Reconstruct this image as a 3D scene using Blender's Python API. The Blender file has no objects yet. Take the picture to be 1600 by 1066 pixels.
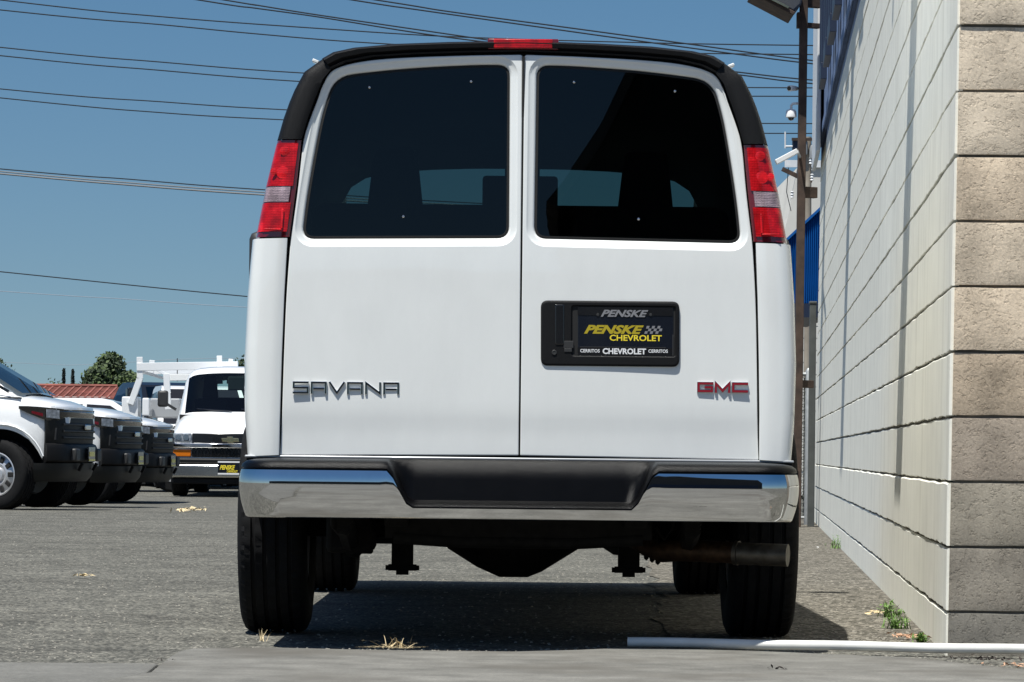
import bpy, math, random
from mathutils import Vector, Matrix, noise
from mathutils.geometry import delaunay_2d_cdt
random.seed(7)
R = math.radians
scene = bpy.context.scene
COL = scene.collection

# ------------------------------------------------------------------ camera, sky, sun, exposure
F = 5668.0            # focal length in photo pixels (1600 wide)
CAMH = 0.65
ROLL = R(0.6)
cam = bpy.data.cameras.new('camera')
cam.sensor_width = 36.0
cam.lens = F / 1600 * 36.0
cam.shift_y = 175 / 1600
cam.clip_start = 0.1
cam.clip_end = 3000
camo = bpy.data.objects.new('camera', cam)
COL.objects.link(camo)
camo.location = (0, 0, CAMH)
camo.rotation_euler = (R(90), -ROLL, 0)
scene.camera = camo

SUN = Vector((-0.21, -0.31, 1.0)).normalized()
world = bpy.data.worlds.new('World')
scene.world = world
world.use_nodes = True
wn = world.node_tree
wn.nodes.clear()
sky = wn.nodes.new('ShaderNodeTexSky')
sky.sky_type = 'NISHITA'
sky.sun_disc = False
sky.sun_elevation = math.asin(SUN.z)
sky.sun_rotation = math.atan2(SUN.x, SUN.y)
sky.altitude = 0
sky.air_density = 1.0
sky.dust_density = 0.8
sky.ozone_density = 1.4
hs = wn.nodes.new('ShaderNodeHueSaturation')
hs.inputs['Saturation'].default_value = 1.36
hs.inputs['Hue'].default_value = 0.4985
hs.inputs['Value'].default_value = 1.0
bg = wn.nodes.new('ShaderNodeBackground')
bg.inputs['Strength'].default_value = 0.060
wo = wn.nodes.new('ShaderNodeOutputWorld')
tcw = wn.nodes.new('ShaderNodeTexCoord'); sx = wn.nodes.new('ShaderNodeSeparateXYZ'); cx = wn.nodes.new('ShaderNodeCombineXYZ')
ml = wn.nodes.new('ShaderNodeMath'); ml.operation = 'MULTIPLY_ADD'; ml.inputs[1].default_value = 1.0; ml.inputs[2].default_value = .075
nv = wn.nodes.new('ShaderNodeVectorMath'); nv.operation = 'NORMALIZE'
wn.links.new(tcw.outputs['Generated'], sx.inputs[0]); wn.links.new(sx.outputs[2], ml.inputs[0])
wn.links.new(sx.outputs[0], cx.inputs[0]); wn.links.new(sx.outputs[1], cx.inputs[1]); wn.links.new(ml.outputs[0], cx.inputs[2])
wn.links.new(cx.outputs[0], nv.inputs[0]); wn.links.new(nv.outputs[0], sky.inputs['Vector'])   # the clear upper air reaches down to the horizon
wn.links.new(sky.outputs[0], hs.inputs['Color'])
wn.links.new(hs.outputs[0], bg.inputs['Color'])
wn.links.new(bg.outputs[0], wo.inputs['Surface'])

sl = bpy.data.lights.new('sun', 'SUN')
sl.energy = 5.0
sl.angle = R(0.45)
sl.color = (1.0, 0.985, 0.93)
so = bpy.data.objects.new('sun', sl)
COL.objects.link(so)
so.rotation_euler = SUN.to_track_quat('Z', 'Y').to_euler()
so.location = (0, 0, 30)

vs = scene.view_settings
vs.view_transform = 'Standard'
vs.look = 'None'
vs.gamma = 1
vs.exposure = 0.43
vs.use_curve_mapping = False

# ------------------------------------------------------------------ projection helpers (photo pixel + distance -> place)
CR, SR = math.cos(ROLL), math.sin(ROLL)
def derot(px, py):
    ix, iy = px - 800.0, 708.0 - py
    return ix * CR - iy * SR, ix * SR + iy * CR
def W(px, py, D):
    x, y = derot(px, py)
    return Vector((x * D / F, D, CAMH + y * D / F))
def G(px, py, z=0.0):
    x, y = derot(px, py)
    D = (CAMH - z) * F / (-y)
    return Vector((x * D / F, D, z))

# ------------------------------------------------------------------ mesh helpers
class MB:
    def __init__(s):
        s.v = []; s.f = []; s.m = []; s.cur = 0
    def add(s, vs_, fs):
        o = len(s.v)
        s.v += [tuple(p) for p in vs_]
        for f in fs:
            s.f.append(tuple(i + o for i in f)); s.m.append(s.cur)
        return s
    def box(s, x0, x1, y0, y1, z0, z1):
        P = [(x0,y0,z0),(x1,y0,z0),(x1,y1,z0),(x0,y1,z0),(x0,y0,z1),(x1,y0,z1),(x1,y1,z1),(x0,y1,z1)]
        return s.add(P, [(0,3,2,1),(4,5,6,7),(0,1,5,4),(1,2,6,5),(2,3,7,6),(3,0,4,7)])
    def obox(s, c, ax, hs_):
        """oriented box: centre, three axes, three half sizes"""
        c = Vector(c); a, b, d = [Vector(u).normalized() * h for u, h in zip(ax, hs_)]
        P = [c + i*a + j*b + k*d for k in (-1,1) for j in (-1,1) for i in (-1,1)]
        fs = [(0,2,3,1),(4,5,7,6),(0,1,5,4),(1,3,7,5),(3,2,6,7),(2,0,4,6)]
        if a.cross(b).dot(d) < 0: fs = [f[::-1] for f in fs]
        return s.add(P, fs)
    def bar(s, p, q, w, h, up=(0,0,1)):
        p, q = Vector(p), Vector(q); d = (q - p)
        u = Vector(up); sd = d.cross(u)
        if sd.length < 1e-6: sd = d.cross(Vector((1,0,0)))
        return s.obox((p + q) / 2, (d, sd, sd.cross(d)), (d.length / 2, w / 2, h / 2))
    def tube(s, pts, r, n=8, cap=True):
        pts = [Vector(p) for p in pts]
        rs = r if isinstance(r, (list, tuple)) else [r] * len(pts)
        rings = []; prev = None
        for i, p in enumerate(pts):
            t = (pts[min(i+1, len(pts)-1)] - pts[max(i-1, 0)]).normalized()
            if prev is None:
                a = t.orthogonal().normalized()
            else:
                a = (prev - t * prev.dot(t)).normalized()
            prev = a; b = t.cross(a)
            rings.append([p + (a * math.cos(2*math.pi*k/n) + b * math.sin(2*math.pi*k/n)) * rs[i] for k in range(n)])
        return s.loft(rings, True, cap, cap)
    def loft(s, rings, closed=True, cap0=False, cap1=False, flip=False):
        n = len(rings[0]); o = []
        vs_ = [p for r in rings for p in r]
        for j in range(len(rings) - 1):
            for i in range(n if closed else n - 1):
                a, b = j*n + i, j*n + (i+1) % n
                f = (a, b, b + n, a + n)
                o.append(f[::-1] if flip else f)
        if cap0: o.append(tuple(range(n))[::-1] if not flip else tuple(range(n)))
        if cap1:
            q = tuple((len(rings)-1)*n + i for i in range(n)); o.append(q if not flip else q[::-1])
        return s.add(vs_, o)
    def lathe(s, prof, axis='X', c=(0,0,0), n=32, cap=True):
        """prof: list of (along, radius)"""
        rings = []
        for a, r in prof:
            ring = []
            for k in range(n):
                t = 2*math.pi*k/n
                if axis == 'X': p = (c[0]+a, c[1]+r*math.cos(t), c[2]+r*math.sin(t))
                elif axis == 'Y': p = (c[0]+r*math.sin(t), c[1]+a, c[2]+r*math.cos(t))
                else: p = (c[0]+r*math.cos(t), c[1]+r*math.sin(t), c[2]+a)
                ring.append(p)
            rings.append(ring)
        return s.loft(rings, True, cap, cap)
    def prism(s, poly, y0, y1, plane='XZ'):
        """polygon (CCW in the plane) extruded between y0 and y1 along the third axis"""
        n = len(poly)
        def P(a, b, c):
            return (a, c, b) if plane == 'XZ' else ((c, a, b) if plane == 'YZ' else (a, b, c))
        vs_ = [P(a, b, y0) for a, b in poly] + [P(a, b, y1) for a, b in poly]
        fs = [tuple(range(n)), tuple(range(2*n - 1, n - 1, -1))] + [(i, i + n, (i+1) % n + n, (i+1) % n) for i in range(n)]
        if plane != 'XZ': fs = [f[::-1] for f in fs]
        return s.add(vs_, fs)

def build(name, mb, mat, parent=None, smooth=40, bevel=None, kind=None):
    me = bpy.data.meshes.new(name)
    me.from_pydata(mb.v, [], mb.f)
    mats = mat if isinstance(mat, (list, tuple)) else [mat]
    for m in mats: me.materials.append(m)
    if len(mats) > 1: me.polygons.foreach_set('material_index', mb.m)
    if smooth:
        me.polygons.foreach_set('use_smooth', [True] * len(me.polygons))
        me.set_sharp_from_angle(angle=R(smooth))
    me.update()
    o = bpy.data.objects.new(name, me)
    COL.objects.link(o)
    if parent: o.parent = parent
    if bevel:
        b = o.modifiers.new('bevel', 'BEVEL'); b.width = bevel; b.segments = 2; b.limit_method = 'ANGLE'; b.angle_limit = R(35)
    if kind: o['kind'] = kind
    return o
def wnorm(o):
    w = o.modifiers.new('weighted', 'WEIGHTED_NORMAL'); w.weight = 100; w.keep_sharp = True
    return o
def thing(name, label, cat, loc=(0,0,0), rz=0, group=None):
    o = bpy.data.objects.new(name, None); COL.objects.link(o)
    o.location = loc; o.rotation_euler = (0, 0, rz); o.empty_display_size = .2
    return tag(o, label, cat, group)
def tag(o, label, cat, group=None):
    o['label'] = label; o['category'] = cat
    if group: o['group'] = group
    return o
def copy_tree(o, parent=None):
    c = o.copy(); COL.objects.link(c)
    if parent: c.parent = parent
    for ch in [k for k in KIDS.get(o.name, [])]: copy_tree(ch, c)
    return c
KIDS = {}
def index_kids():
    KIDS.clear()
    for ob in bpy.data.objects:
        if ob.parent: KIDS.setdefault(ob.parent.name, []).append(ob)

def rpoly(pts, seg=6):
    """polygon with rounded corners: points (x, y, r)"""
    out = []; n = len(pts)
    for i in range(n):
        p = Vector(pts[i][:2]); r = pts[i][2] if len(pts[i]) > 2 else 0
        a = Vector(pts[i-1][:2]); b = Vector(pts[(i+1) % n][:2])
        if r <= 0: out.append(tuple(p)); continue
        da, db = (a - p), (b - p)
        ra = min(r, da.length * .49); rb = min(r, db.length * .49)
        A = p + da.normalized() * ra; B = p + db.normalized() * rb
        for k in range(seg + 1):
            t = k / seg
            q = A * (1-t)**2 + p * (.0 + 2*t*(1-t)) + B * t*t
            out.append(tuple(q))
    res = [out[0]]
    for q in out[1:]:
        if (Vector(q) - Vector(res[-1])).length > 1e-4: res.append(q)
    if (Vector(res[0]) - Vector(res[-1])).length < 1e-4: res.pop()
    area = sum(res[i-1][0]*res[i][1] - res[i][0]*res[i-1][1] for i in range(len(res)))
    return res if area > 0 else res[::-1]
def offset(poly, d):
    """grow a CCW polygon outwards by d"""
    n = len(poly); out = []
    for i in range(n):
        a, p, b = Vector(poly[i-1]), Vector(poly[i]), Vector(poly[(i+1) % n])
        e1 = (p - a).normalized(); e2 = (b - p).normalized()
        n1 = Vector((e1.y, -e1.x)); n2 = Vector((e2.y, -e2.x))
        m = (n1 + n2)
        if m.length < 1e-6: m = n1
        m.normalize()
        k = 1 / max(.5, m.dot(n1))
        out.append(tuple(p + m * d * k))
    return out
def inside(p, poly):
    x, y = p; c = False; n = len(poly)
    for i in range(n):
        x1, y1 = poly[i-1]; x2, y2 = poly[i]
        if (y1 > y) != (y2 > y) and x < (x2-x1)*(y-y1)/(y2-y1) + x1: c = not c
    return c
def dense(poly, step):
    out = []
    for i in range(len(poly)):
        a = Vector(poly[i]); b = Vector(poly[(i+1) % len(poly)]); k = max(1, int((b-a).length/step))
        out += [tuple(a + (b-a)*j/k) for j in range(k)]
    return out
def near(p, poly, d):
    P = Vector(p)
    for i in range(len(poly)):
        a = Vector(poly[i-1]); b = Vector(poly[i]); ab = b - a
        t = max(0, min(1, (P - a).dot(ab) / max(ab.length_squared, 1e-12)))
        if (P - a - ab*t).length < d: return True
    return False
def sheet(mb, outer, holes, yf, grid=.05):
    """flat outline with holes, filled by triangles; depth from yf(x, z); faces -Y"""
    pts = []; edges = []
    for lp in [outer] + holes:
        o = len(pts); pts += [Vector(p) for p in lp]
        edges += [(o + i, o + (i+1) % len(lp)) for i in range(len(lp))]
    xs = [p[0] for p in outer]; zs = [p[1] for p in outer]
    nx = int((max(xs)-min(xs))/grid); nz = int((max(zs)-min(zs))/grid)
    for i in range(1, nx+1):
        for j in range(1, nz+1):
            q = (min(xs)+i*grid, min(zs)+j*grid)
            if inside(q, outer) and not any(inside(q, h) for h in holes) and not any(near(q, l, grid*.4) for l in [outer]+holes):
                pts.append(Vector(q))
    vv, ee, ff, *_ = delaunay_2d_cdt(pts, edges, [], 0, 1e-6)
    fs = []
    for f in ff:
        c = sum((vv[i] for i in f), Vector((0,0))) / len(f)
        if inside(c, outer) and not any(inside(c, h) for h in holes):
            ar = sum(vv[f[k-1]].x*vv[f[k]].y - vv[f[k]].x*vv[f[k-1]].y for k in range(len(f)))
            fs.append(tuple(f) if ar > 0 else tuple(f)[::-1])
    mb.add([(v.x, yf(v.x, v.y), v.y) for v in vv], fs)
def rim(mb, loops, flip=False):
    """loops: list of (poly, depth function)"""
    rings = [[(p[0], yf(p[0], p[1]), p[1]) for p in poly] for poly, yf in loops]
    mb.loft(rings, True, flip=flip)

# ------------------------------------------------------------------ materials
def node(nt, t, **kw):
    n = nt.nodes.new(t)
    for k, v in kw.items(): setattr(n, k, v)
    return n
def NM(name):
    m = bpy.data.materials.new(name); m.use_nodes = True
    nt = m.node_tree; b = nt.nodes['Principled BSDF']
    return m, nt, b
def col(c): return (c[0], c[1], c[2], 1)
def mat(name, c, rough=.5, metal=0, coat=0, spec=.5, noise_amt=0, noise_scale=20, bump=0, bump_scale=200, coatr=.03):
    m, nt, b = NM(name)
    b.inputs['Base Color'].default_value = col(c)
    b.inputs['Roughness'].default_value = rough
    b.inputs['Metallic'].default_value = metal
    b.inputs['Coat Weight'].default_value = coat
    b.inputs['Coat Roughness'].default_value = coatr
    b.inputs['Specular IOR Level'].default_value = spec
    tc = nt.nodes.new('ShaderNodeTexCoord')
    if noise_amt:
        n = nt.nodes.new('ShaderNodeTexNoise'); n.inputs['Scale'].default_value = noise_scale; n.inputs['Detail'].default_value = 6
        nt.links.new(tc.outputs['Object'], n.inputs['Vector'])
        mx = nt.nodes.new('ShaderNodeMixRGB'); mx.blend_type = 'MULTIPLY'; mx.inputs[0].default_value = 1
        mr = nt.nodes.new('ShaderNodeMapRange'); mr.inputs[1].default_value = .3; mr.inputs[2].default_value = .7
        mr.inputs[3].default_value = 1 - noise_amt; mr.inputs[4].default_value = 1 + noise_amt
        nt.links.new(n.outputs[0], mr.inputs[0])
        mx.inputs[1].default_value = col(c)
        nt.links.new(mr.outputs[0], mx.inputs[2])
        nt.links.new(mx.outputs[0], b.inputs['Base Color'])
    if bump:
        n2 = nt.nodes.new('ShaderNodeTexNoise'); n2.inputs['Scale'].default_value = bump_scale; n2.inputs['Detail'].default_value = 4
        nt.links.new(tc.outputs['Object'], n2.inputs['Vector'])
        bp = nt.nodes.new('ShaderNodeBump'); bp.inputs['Strength'].default_value = bump; bp.inputs['Distance'].default_value = .002
        nt.links.new(n2.outputs[0], bp.inputs['Height'])
        nt.links.new(bp.outputs[0], b.inputs['Normal'])
    return m
def glass(name, tint, ior=1.5, rough=0.0):
    m = bpy.data.materials.new(name); m.use_nodes = True; nt = m.node_tree; nt.nodes.clear()
    out = nt.nodes.new('ShaderNodeOutputMaterial'); mx = nt.nodes.new('ShaderNodeMixShader')
    tr = nt.nodes.new('ShaderNodeBsdfTransparent'); tr.inputs[0].default_value = col(tint)
    gl = nt.nodes.new('ShaderNodeBsdfGlossy'); gl.inputs['Roughness'].default_value = rough
    fr = nt.nodes.new('ShaderNodeFresnel'); ge = nt.nodes.new('ShaderNodeNewGeometry'); mi = nt.nodes.new('ShaderNodeMapRange')
    mi.inputs[3].default_value = ior; mi.inputs[4].default_value = 1 / ior
    nt.links.new(ge.outputs['Backfacing'], mi.inputs[0]); nt.links.new(mi.outputs[0], fr.inputs[0])
    nt.links.new(fr.outputs[0], mx.inputs[0]); nt.links.new(tr.outputs[0], mx.inputs[1]); nt.links.new(gl.outputs[0], mx.inputs[2])
    nt.links.new(mx.outputs[0], out.inputs[0])
    return m
def ramp(nt, stops):
    r = nt.nodes.new('ShaderNodeValToRGB')
    e = r.color_ramp.elements
    while len(e) < len(stops): e.new(.5)
    for el, (p, c) in zip(e, stops): el.position = p; el.color = col(c)
    return r

def ground_mat(name, stops, agg_scale, patch_scale, bump_d, patch=.25, tint=None):
    m, nt, b = NM(name)
    tc = node(nt, 'ShaderNodeTexCoord')
    vo = node(nt, 'ShaderNodeTexVoronoi'); vo.inputs['Scale'].default_value = agg_scale
    n1 = node(nt, 'ShaderNodeTexNoise'); n1.inputs['Scale'].default_value = agg_scale * .45; n1.inputs['Detail'].default_value = 8; n1.inputs['Roughness'].default_value = .75
    n2 = node(nt, 'ShaderNodeTexNoise'); n2.inputs['Scale'].default_value = patch_scale; n2.inputs['Detail'].default_value = 6; n2.inputs['Roughness'].default_value = .65
    n3 = node(nt, 'ShaderNodeTexNoise'); n3.inputs['Scale'].default_value = patch_scale * 9; n3.inputs['Detail'].default_value = 5
    for n in (vo, n1, n3): nt.links.new(tc.outputs['Object'], n.inputs['Vector'])
    mpg = node(nt, 'ShaderNodeMapping'); mpg.inputs['Scale'].default_value = (1, 2.2, 1); mpg.inputs['Rotation'].default_value = (0, 0, .3)
    nt.links.new(tc.outputs['Object'], mpg.inputs['Vector']); nt.links.new(mpg.outputs[0], n2.inputs['Vector'])
    sep = node(nt, 'ShaderNodeSeparateColor'); nt.links.new(vo.outputs['Color'], sep.inputs[0])
    mixf = node(nt, 'ShaderNodeMath', operation='MULTIPLY_ADD'); mixf.inputs[1].default_value = .45
    nt.links.new(sep.outputs[0], mixf.inputs[0])
    h = node(nt, 'ShaderNodeMath', operation='MULTIPLY'); h.inputs[1].default_value = .6; nt.links.new(n1.outputs[0], h.inputs[0])
    nt.links.new(h.outputs[0], mixf.inputs[2])
    rp = ramp(nt, stops); nt.links.new(mixf.outputs[0], rp.inputs[0])
    add = node(nt, 'ShaderNodeMath', operation='ADD'); nt.links.new(n2.outputs[0], add.inputs[0]); nt.links.new(n3.outputs[0], add.inputs[1])
    mr = node(nt, 'ShaderNodeMapRange'); mr.inputs[1].default_value = .7; mr.inputs[2].default_value = 1.3; mr.inputs[3].default_value = 1-patch; mr.inputs[4].default_value = 1+patch
    nt.links.new(add.outputs[0], mr.inputs[0])
    mu = node(nt, 'ShaderNodeMixRGB', blend_type='MULTIPLY'); mu.inputs[0].default_value = 1
    nt.links.new(rp.outputs[0], mu.inputs[1]); nt.links.new(mr.outputs[0], mu.inputs[2])
    last = mu
    if tint:   # dirt patches of their own shape
        n4 = node(nt, 'ShaderNodeTexNoise'); n4.inputs['Scale'].default_value = tint[1]; n4.inputs['Detail'].default_value = 7
        nt.links.new(tc.outputs['Object'], n4.inputs['Vector'])
        r4 = ramp(nt, [(.48, (0,0,0)), (.68, (1,1,1))]); nt.links.new(n4.outputs[0], r4.inputs[0])
        m4 = node(nt, 'ShaderNodeMixRGB'); nt.links.new(r4.outputs[0], m4.inputs[0])
        nt.links.new(mu.outputs[0], m4.inputs[1]); m4.inputs[2].default_value = col(tint[0]); last = m4
    nt.links.new(last.outputs[0], b.inputs['Base Color'])
    b.inputs['Roughness'].default_value = .9; b.inputs['Specular IOR Level'].default_value = .25
    bp = node(nt, 'ShaderNodeBump'); bp.inputs['Strength'].default_value = .8; bp.inputs['Distance'].default_value = bump_d
    nt.links.new(mixf.outputs[0], bp.inputs['Height']); nt.links.new(bp.outputs[0], b.inputs['Normal'])
    return m

M = {}
M['asphalt'] = ground_mat('asphalt', [(.20,(.012,.012,.011)),(.40,(.055,.054,.047)),(.60,(.11,.107,.092)),(.82,(.30,.285,.24))], 85, .45, .005, .34)
M['gravel_asphalt'] = ground_mat('gravel_asphalt', [(.20,(.012,.011,.009)),(.40,(.065,.059,.045)),(.60,(.115,.106,.088)),(.82,(.40,.36,.30))], 60, 1.2, .010, .30)
M['concrete'] = ground_mat('concrete', [(.15,(.125,.12,.11)),(.5,(.15,.146,.132)),(.8,(.18,.174,.155))], 160, .8, .0012, .30, ((.105,.098,.085), 1.6))
M['concrete_dark'] = ground_mat('concrete_old', [(.15,(.11,.108,.10)),(.5,(.135,.132,.12)),(.8,(.165,.16,.146))], 120, .8, .002, .18)
M['paint'] = mat('white_car_paint', (.825,.835,.81), .32, 0, 1.0, noise_amt=.012, noise_scale=400)
nt = M['paint'].node_tree; b = nt.nodes['Principled BSDF']
tc = node(nt, 'ShaderNodeTexCoord'); mpd = node(nt, 'ShaderNodeMapping'); mpd.inputs['Scale'].default_value = (1.2, 1.2, .5); nt.links.new(tc.outputs['Object'], mpd.inputs['Vector'])
nd = node(nt, 'ShaderNodeTexNoise'); nd.inputs['Scale'].default_value = 3; nd.inputs['Detail'].default_value = 9; nd.inputs['Roughness'].default_value = .7; nt.links.new(mpd.outputs[0], nd.inputs['Vector'])
rd = node(nt, 'ShaderNodeMapRange'); rd.inputs[1].default_value = .35; rd.inputs[2].default_value = .7; rd.inputs[3].default_value = 1.0; rd.inputs[4].default_value = .93; nt.links.new(nd.outputs[0], rd.inputs[0])
old = b.inputs['Base Color'].links[0].from_socket; md = node(nt, 'ShaderNodeMixRGB', blend_type='MULTIPLY'); md.inputs[0].default_value = 1
nt.links.new(old, md.inputs[1]); nt.links.new(rd.outputs[0], md.inputs[2]); nt.links.new(md.outputs[0], b.inputs['Base Color'])
nw = node(nt, 'ShaderNodeTexNoise'); nw.inputs['Scale'].default_value = 3.2; nw.inputs['Detail'].default_value = 1; nt.links.new(tc.outputs['Object'], nw.inputs['Vector'])
bw = node(nt, 'ShaderNodeBump'); bw.inputs['Strength'].default_value = .25; bw.inputs['Distance'].default_value = .006; nt.links.new(nw.outputs[0], bw.inputs['Height'])
nt.links.new(bw.outputs[0], b.inputs['Normal']); nt.links.new(bw.outputs[0], b.inputs['Coat Normal'])
M['paint_far'] = mat('white_fleet_paint', (.80,.81,.81), .3, 0, 1.0)
M['black_plastic'] = mat('black_textured_plastic', (.007,.007,.0075), .5, spec=.2, bump=.5, bump_scale=900, noise_amt=.1, noise_scale=8)
M['bumper_plastic'] = mat('bumper_top_plastic', (.0022,.0022,.0026), .30, spec=.13, bump=.4, bump_scale=900, noise_amt=.25, noise_scale=14)
M['black_gloss'] = mat('black_gloss', (.01,.01,.011), .18, coat=.5)
M['grey_plastic'] = mat('grey_plastic', (.025,.025,.025), .55)
M['fascia'] = mat('fascia_plastic', (.011,.012,.012), .55, spec=.3, noise_amt=.15, noise_scale=6)
M['chrome'] = mat('chrome', (.66,.665,.67), .035, 1.0, noise_amt=.03, noise_scale=30)
M['chrome_far'] = mat('bumper_chrome', (.62,.62,.60), .22, 1.0)
M['dark_steel'] = mat('dark_steel', (.010,.0095,.009), .75, .3, noise_amt=.4, noise_scale=25, spec=.2)
M['rust_pipe'] = mat('heat_browned_pipe', (.07,.040,.022), .55, .7, noise_amt=.5, noise_scale=30)
M['steel_pipe'] = mat('steel_tailpipe', (.13,.115,.095), .5, .8, noise_amt=.25, noise_scale=40)
M['rubber'] = mat('tyre_rubber', (.008,.008,.0085), .85, spec=.2, bump=.5, bump_scale=300, noise_amt=.2, noise_scale=30)
M['rim_white'] = mat('silver_wheel', (.55,.55,.56), .35, .6)
M['liner'] = mat('dark_cabin_trim', (.012,.013,.015), .9)
M['seat'] = mat('dark_seat_cloth', (.012,.013,.014), .95)
M['tint'] = glass('privacy_glass', (.13,.185,.19))
M['clear'] = glass('windscreen_glass', (.62,.78,.72))
M['dark_glass'] = glass('truck_side_glass', (.10,.12,.13))
M['gap'] = mat('seam_rubber', (.008,.008,.008), .8)
M['grey_strip'] = mat('sill_grey', (.42,.43,.44), .35, .2, .5)
M['white_plastic'] = mat('white_plastic', (.75,.75,.74), .4)
M['pvc'] = mat('white_plastic_pipe', (.70,.69,.65), .35, noise_amt=.10, noise_scale=9)
M['amber'] = mat('amber_lens', (.65,.17,.01), .15, coat=1)
M['plate'] = mat('plate_black', (.006,.008,.014), .22, coat=.6)
M['ink_white'] = mat('print_white', (.80,.80,.80), .4)
M['ink_grey'] = mat('print_grey', (.22,.22,.23), .4)
M['ink_yellow'] = mat('print_yellow', (.42,.33,.02), .35)
M['ink_gold'] = mat('print_gold', (.85,.68,.05), .25)
M['emblem_red'] = mat('emblem_red', (.26,.008,.02), .3, coat=.6)
M['emblem_gold'] = mat('emblem_gold', (.75,.62,.35), .18, 1)
M['rusty_post'] = mat('rusty_brown_steel', (.055,.034,.024), .8, noise_amt=.45, noise_scale=9, bump=.6, bump_scale=60)
M['galv'] = mat('galvanised_steel', (.34,.35,.35), .5, .5, noise_amt=.2, noise_scale=12)
M['gate_paint'] = mat('dark_gate_paint', (.075,.08,.075), .6, noise_amt=.2, noise_scale=9)
M['mesh_wire'] = mat('fence_wire', (.14,.15,.14), .6, .4)
M['slat'] = mat('fence_slat_dark', (.035,.04,.036), .7)
M['wire'] = mat('line_wire', (.012,.015,.02), .7, spec=.2)
M['wire_grey'] = mat('aged_cable', (.11,.115,.12), .6)
M['wire_pale'] = mat('distant_cable', (.20,.24,.29), .6)
M['blue_metal'] = mat('blue_corrugated', (.004,.10,.36), .45, .1, noise_amt=.1, noise_scale=3)
M['blue_paint'] = mat('faded_blue_paint', (.13,.20,.36), .8, noise_amt=.15, noise_scale=3)
M['navy'] = mat('navy_letter_return', (.012,.022,.05), .5)
M['sign_white'] = mat('sign_white', (.70,.71,.72), .55, noise_amt=.08, noise_scale=5)
M['far_wall'] = mat('pale_far_wall', (.62,.60,.55), .9, noise_amt=.08, noise_scale=1.2)
M['roof_red'] = mat('red_tile', (.20,.065,.048), .9, noise_amt=.4, noise_scale=1.2)
M['trunk'] = mat('bark', (.10,.075,.05), .9, noise_amt=.3, noise_scale=4)
M['pole_wood'] = mat('weathered_pole', (.30,.26,.21), .9, noise_amt=.3, noise_scale=4)
M['leaf_a'] = mat('leaf_mid', (.055,.085,.022), .75, noise_amt=.4, noise_scale=.8)
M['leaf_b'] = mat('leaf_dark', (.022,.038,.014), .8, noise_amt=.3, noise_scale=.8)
M['cypress'] = mat('cypress_leaf', (.010,.016,.012), .9, noise_amt=.3, noise_scale=2)
M['dry'] = mat('dry_grass', (.62,.50,.30), .8, noise_amt=.25, noise_scale=40)
M['green'] = mat('weed_green', (.13,.24,.05), .6, noise_amt=.35, noise_scale=30)
M['deadleaf'] = mat('dead_leaf', (.45,.27,.17), .8, noise_amt=.4, noise_scale=60)
M['debris'] = mat('dark_debris', (.03,.022,.018), .9)
M['stone_l'] = mat('loose_stone', (.30,.28,.24), .9, noise_amt=.35, noise_scale=25)
M['garage'] = mat('dark_stucco', (.06,.055,.05), .9, noise_amt=.1, noise_scale=3)
M['garage_trim'] = mat('garage_fascia', (.16,.15,.14), .8)
M['lampbody'] = mat('grey_lamp_housing', (.07,.075,.085), .5, .3)

def lens(name, c, cell, d=.0015):
    m, nt, b = NM(name)
    tc = node(nt, 'ShaderNodeTexCoord')
    mp = node(nt, 'ShaderNodeMapping'); mp.inputs['Scale'].default_value = (cell, cell*.2, cell)
    nt.links.new(tc.outputs['Object'], mp.inputs['Vector'])
    v = node(nt, 'ShaderNodeTexVoronoi'); v.inputs['Scale'].default_value = 1; v.inputs['Randomness'].default_value = .25
    nt.links.new(mp.outputs[0], v.inputs['Vector'])
    bp = node(nt, 'ShaderNodeBump'); bp.inputs['Distance'].default_value = d; bp.inputs['Strength'].default_value = .7
    nt.links.new(v.outputs['Distance'], bp.inputs['Height']); nt.links.new(bp.outputs[0], b.inputs['Normal'])
    n = node(nt, 'ShaderNodeTexNoise'); n.inputs['Scale'].default_value = 26; n.inputs['Detail'].default_value = 3
    nt.links.new(tc.outputs['Object'], n.inputs['Vector'])
    r = ramp(nt, [(.35, [x*.55 for x in c]), (.6, c), (.75, [min(1, x*1.5+.01) for x in c])])
    nt.links.new(n.outputs[0], r.inputs[0]); nt.links.new(r.outputs[0], b.inputs['Base Color'])
    b.inputs['Roughness'].default_value = .4; b.inputs['Specular IOR Level'].default_value = .2
    b.inputs['Coat Weight'].default_value = .6; b.inputs['Coat Roughness'].default_value = .02
    return m
M['red_lens'] = lens('red_lens', (.50,.002,.006), 120)
M['red_bright'] = lens('red_bright_reflector', (.80,.012,.02), 160)
M['red_dark'] = mat('dark_red_housing', (.13,.003,.008), .2, coat=1)
M['clear_lens'] = lens('reverse_lens', (.36,.27,.30), 190, .003)
M['headlamp'] = lens('headlamp_lens', (.28,.31,.35), 60, .003)

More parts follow.
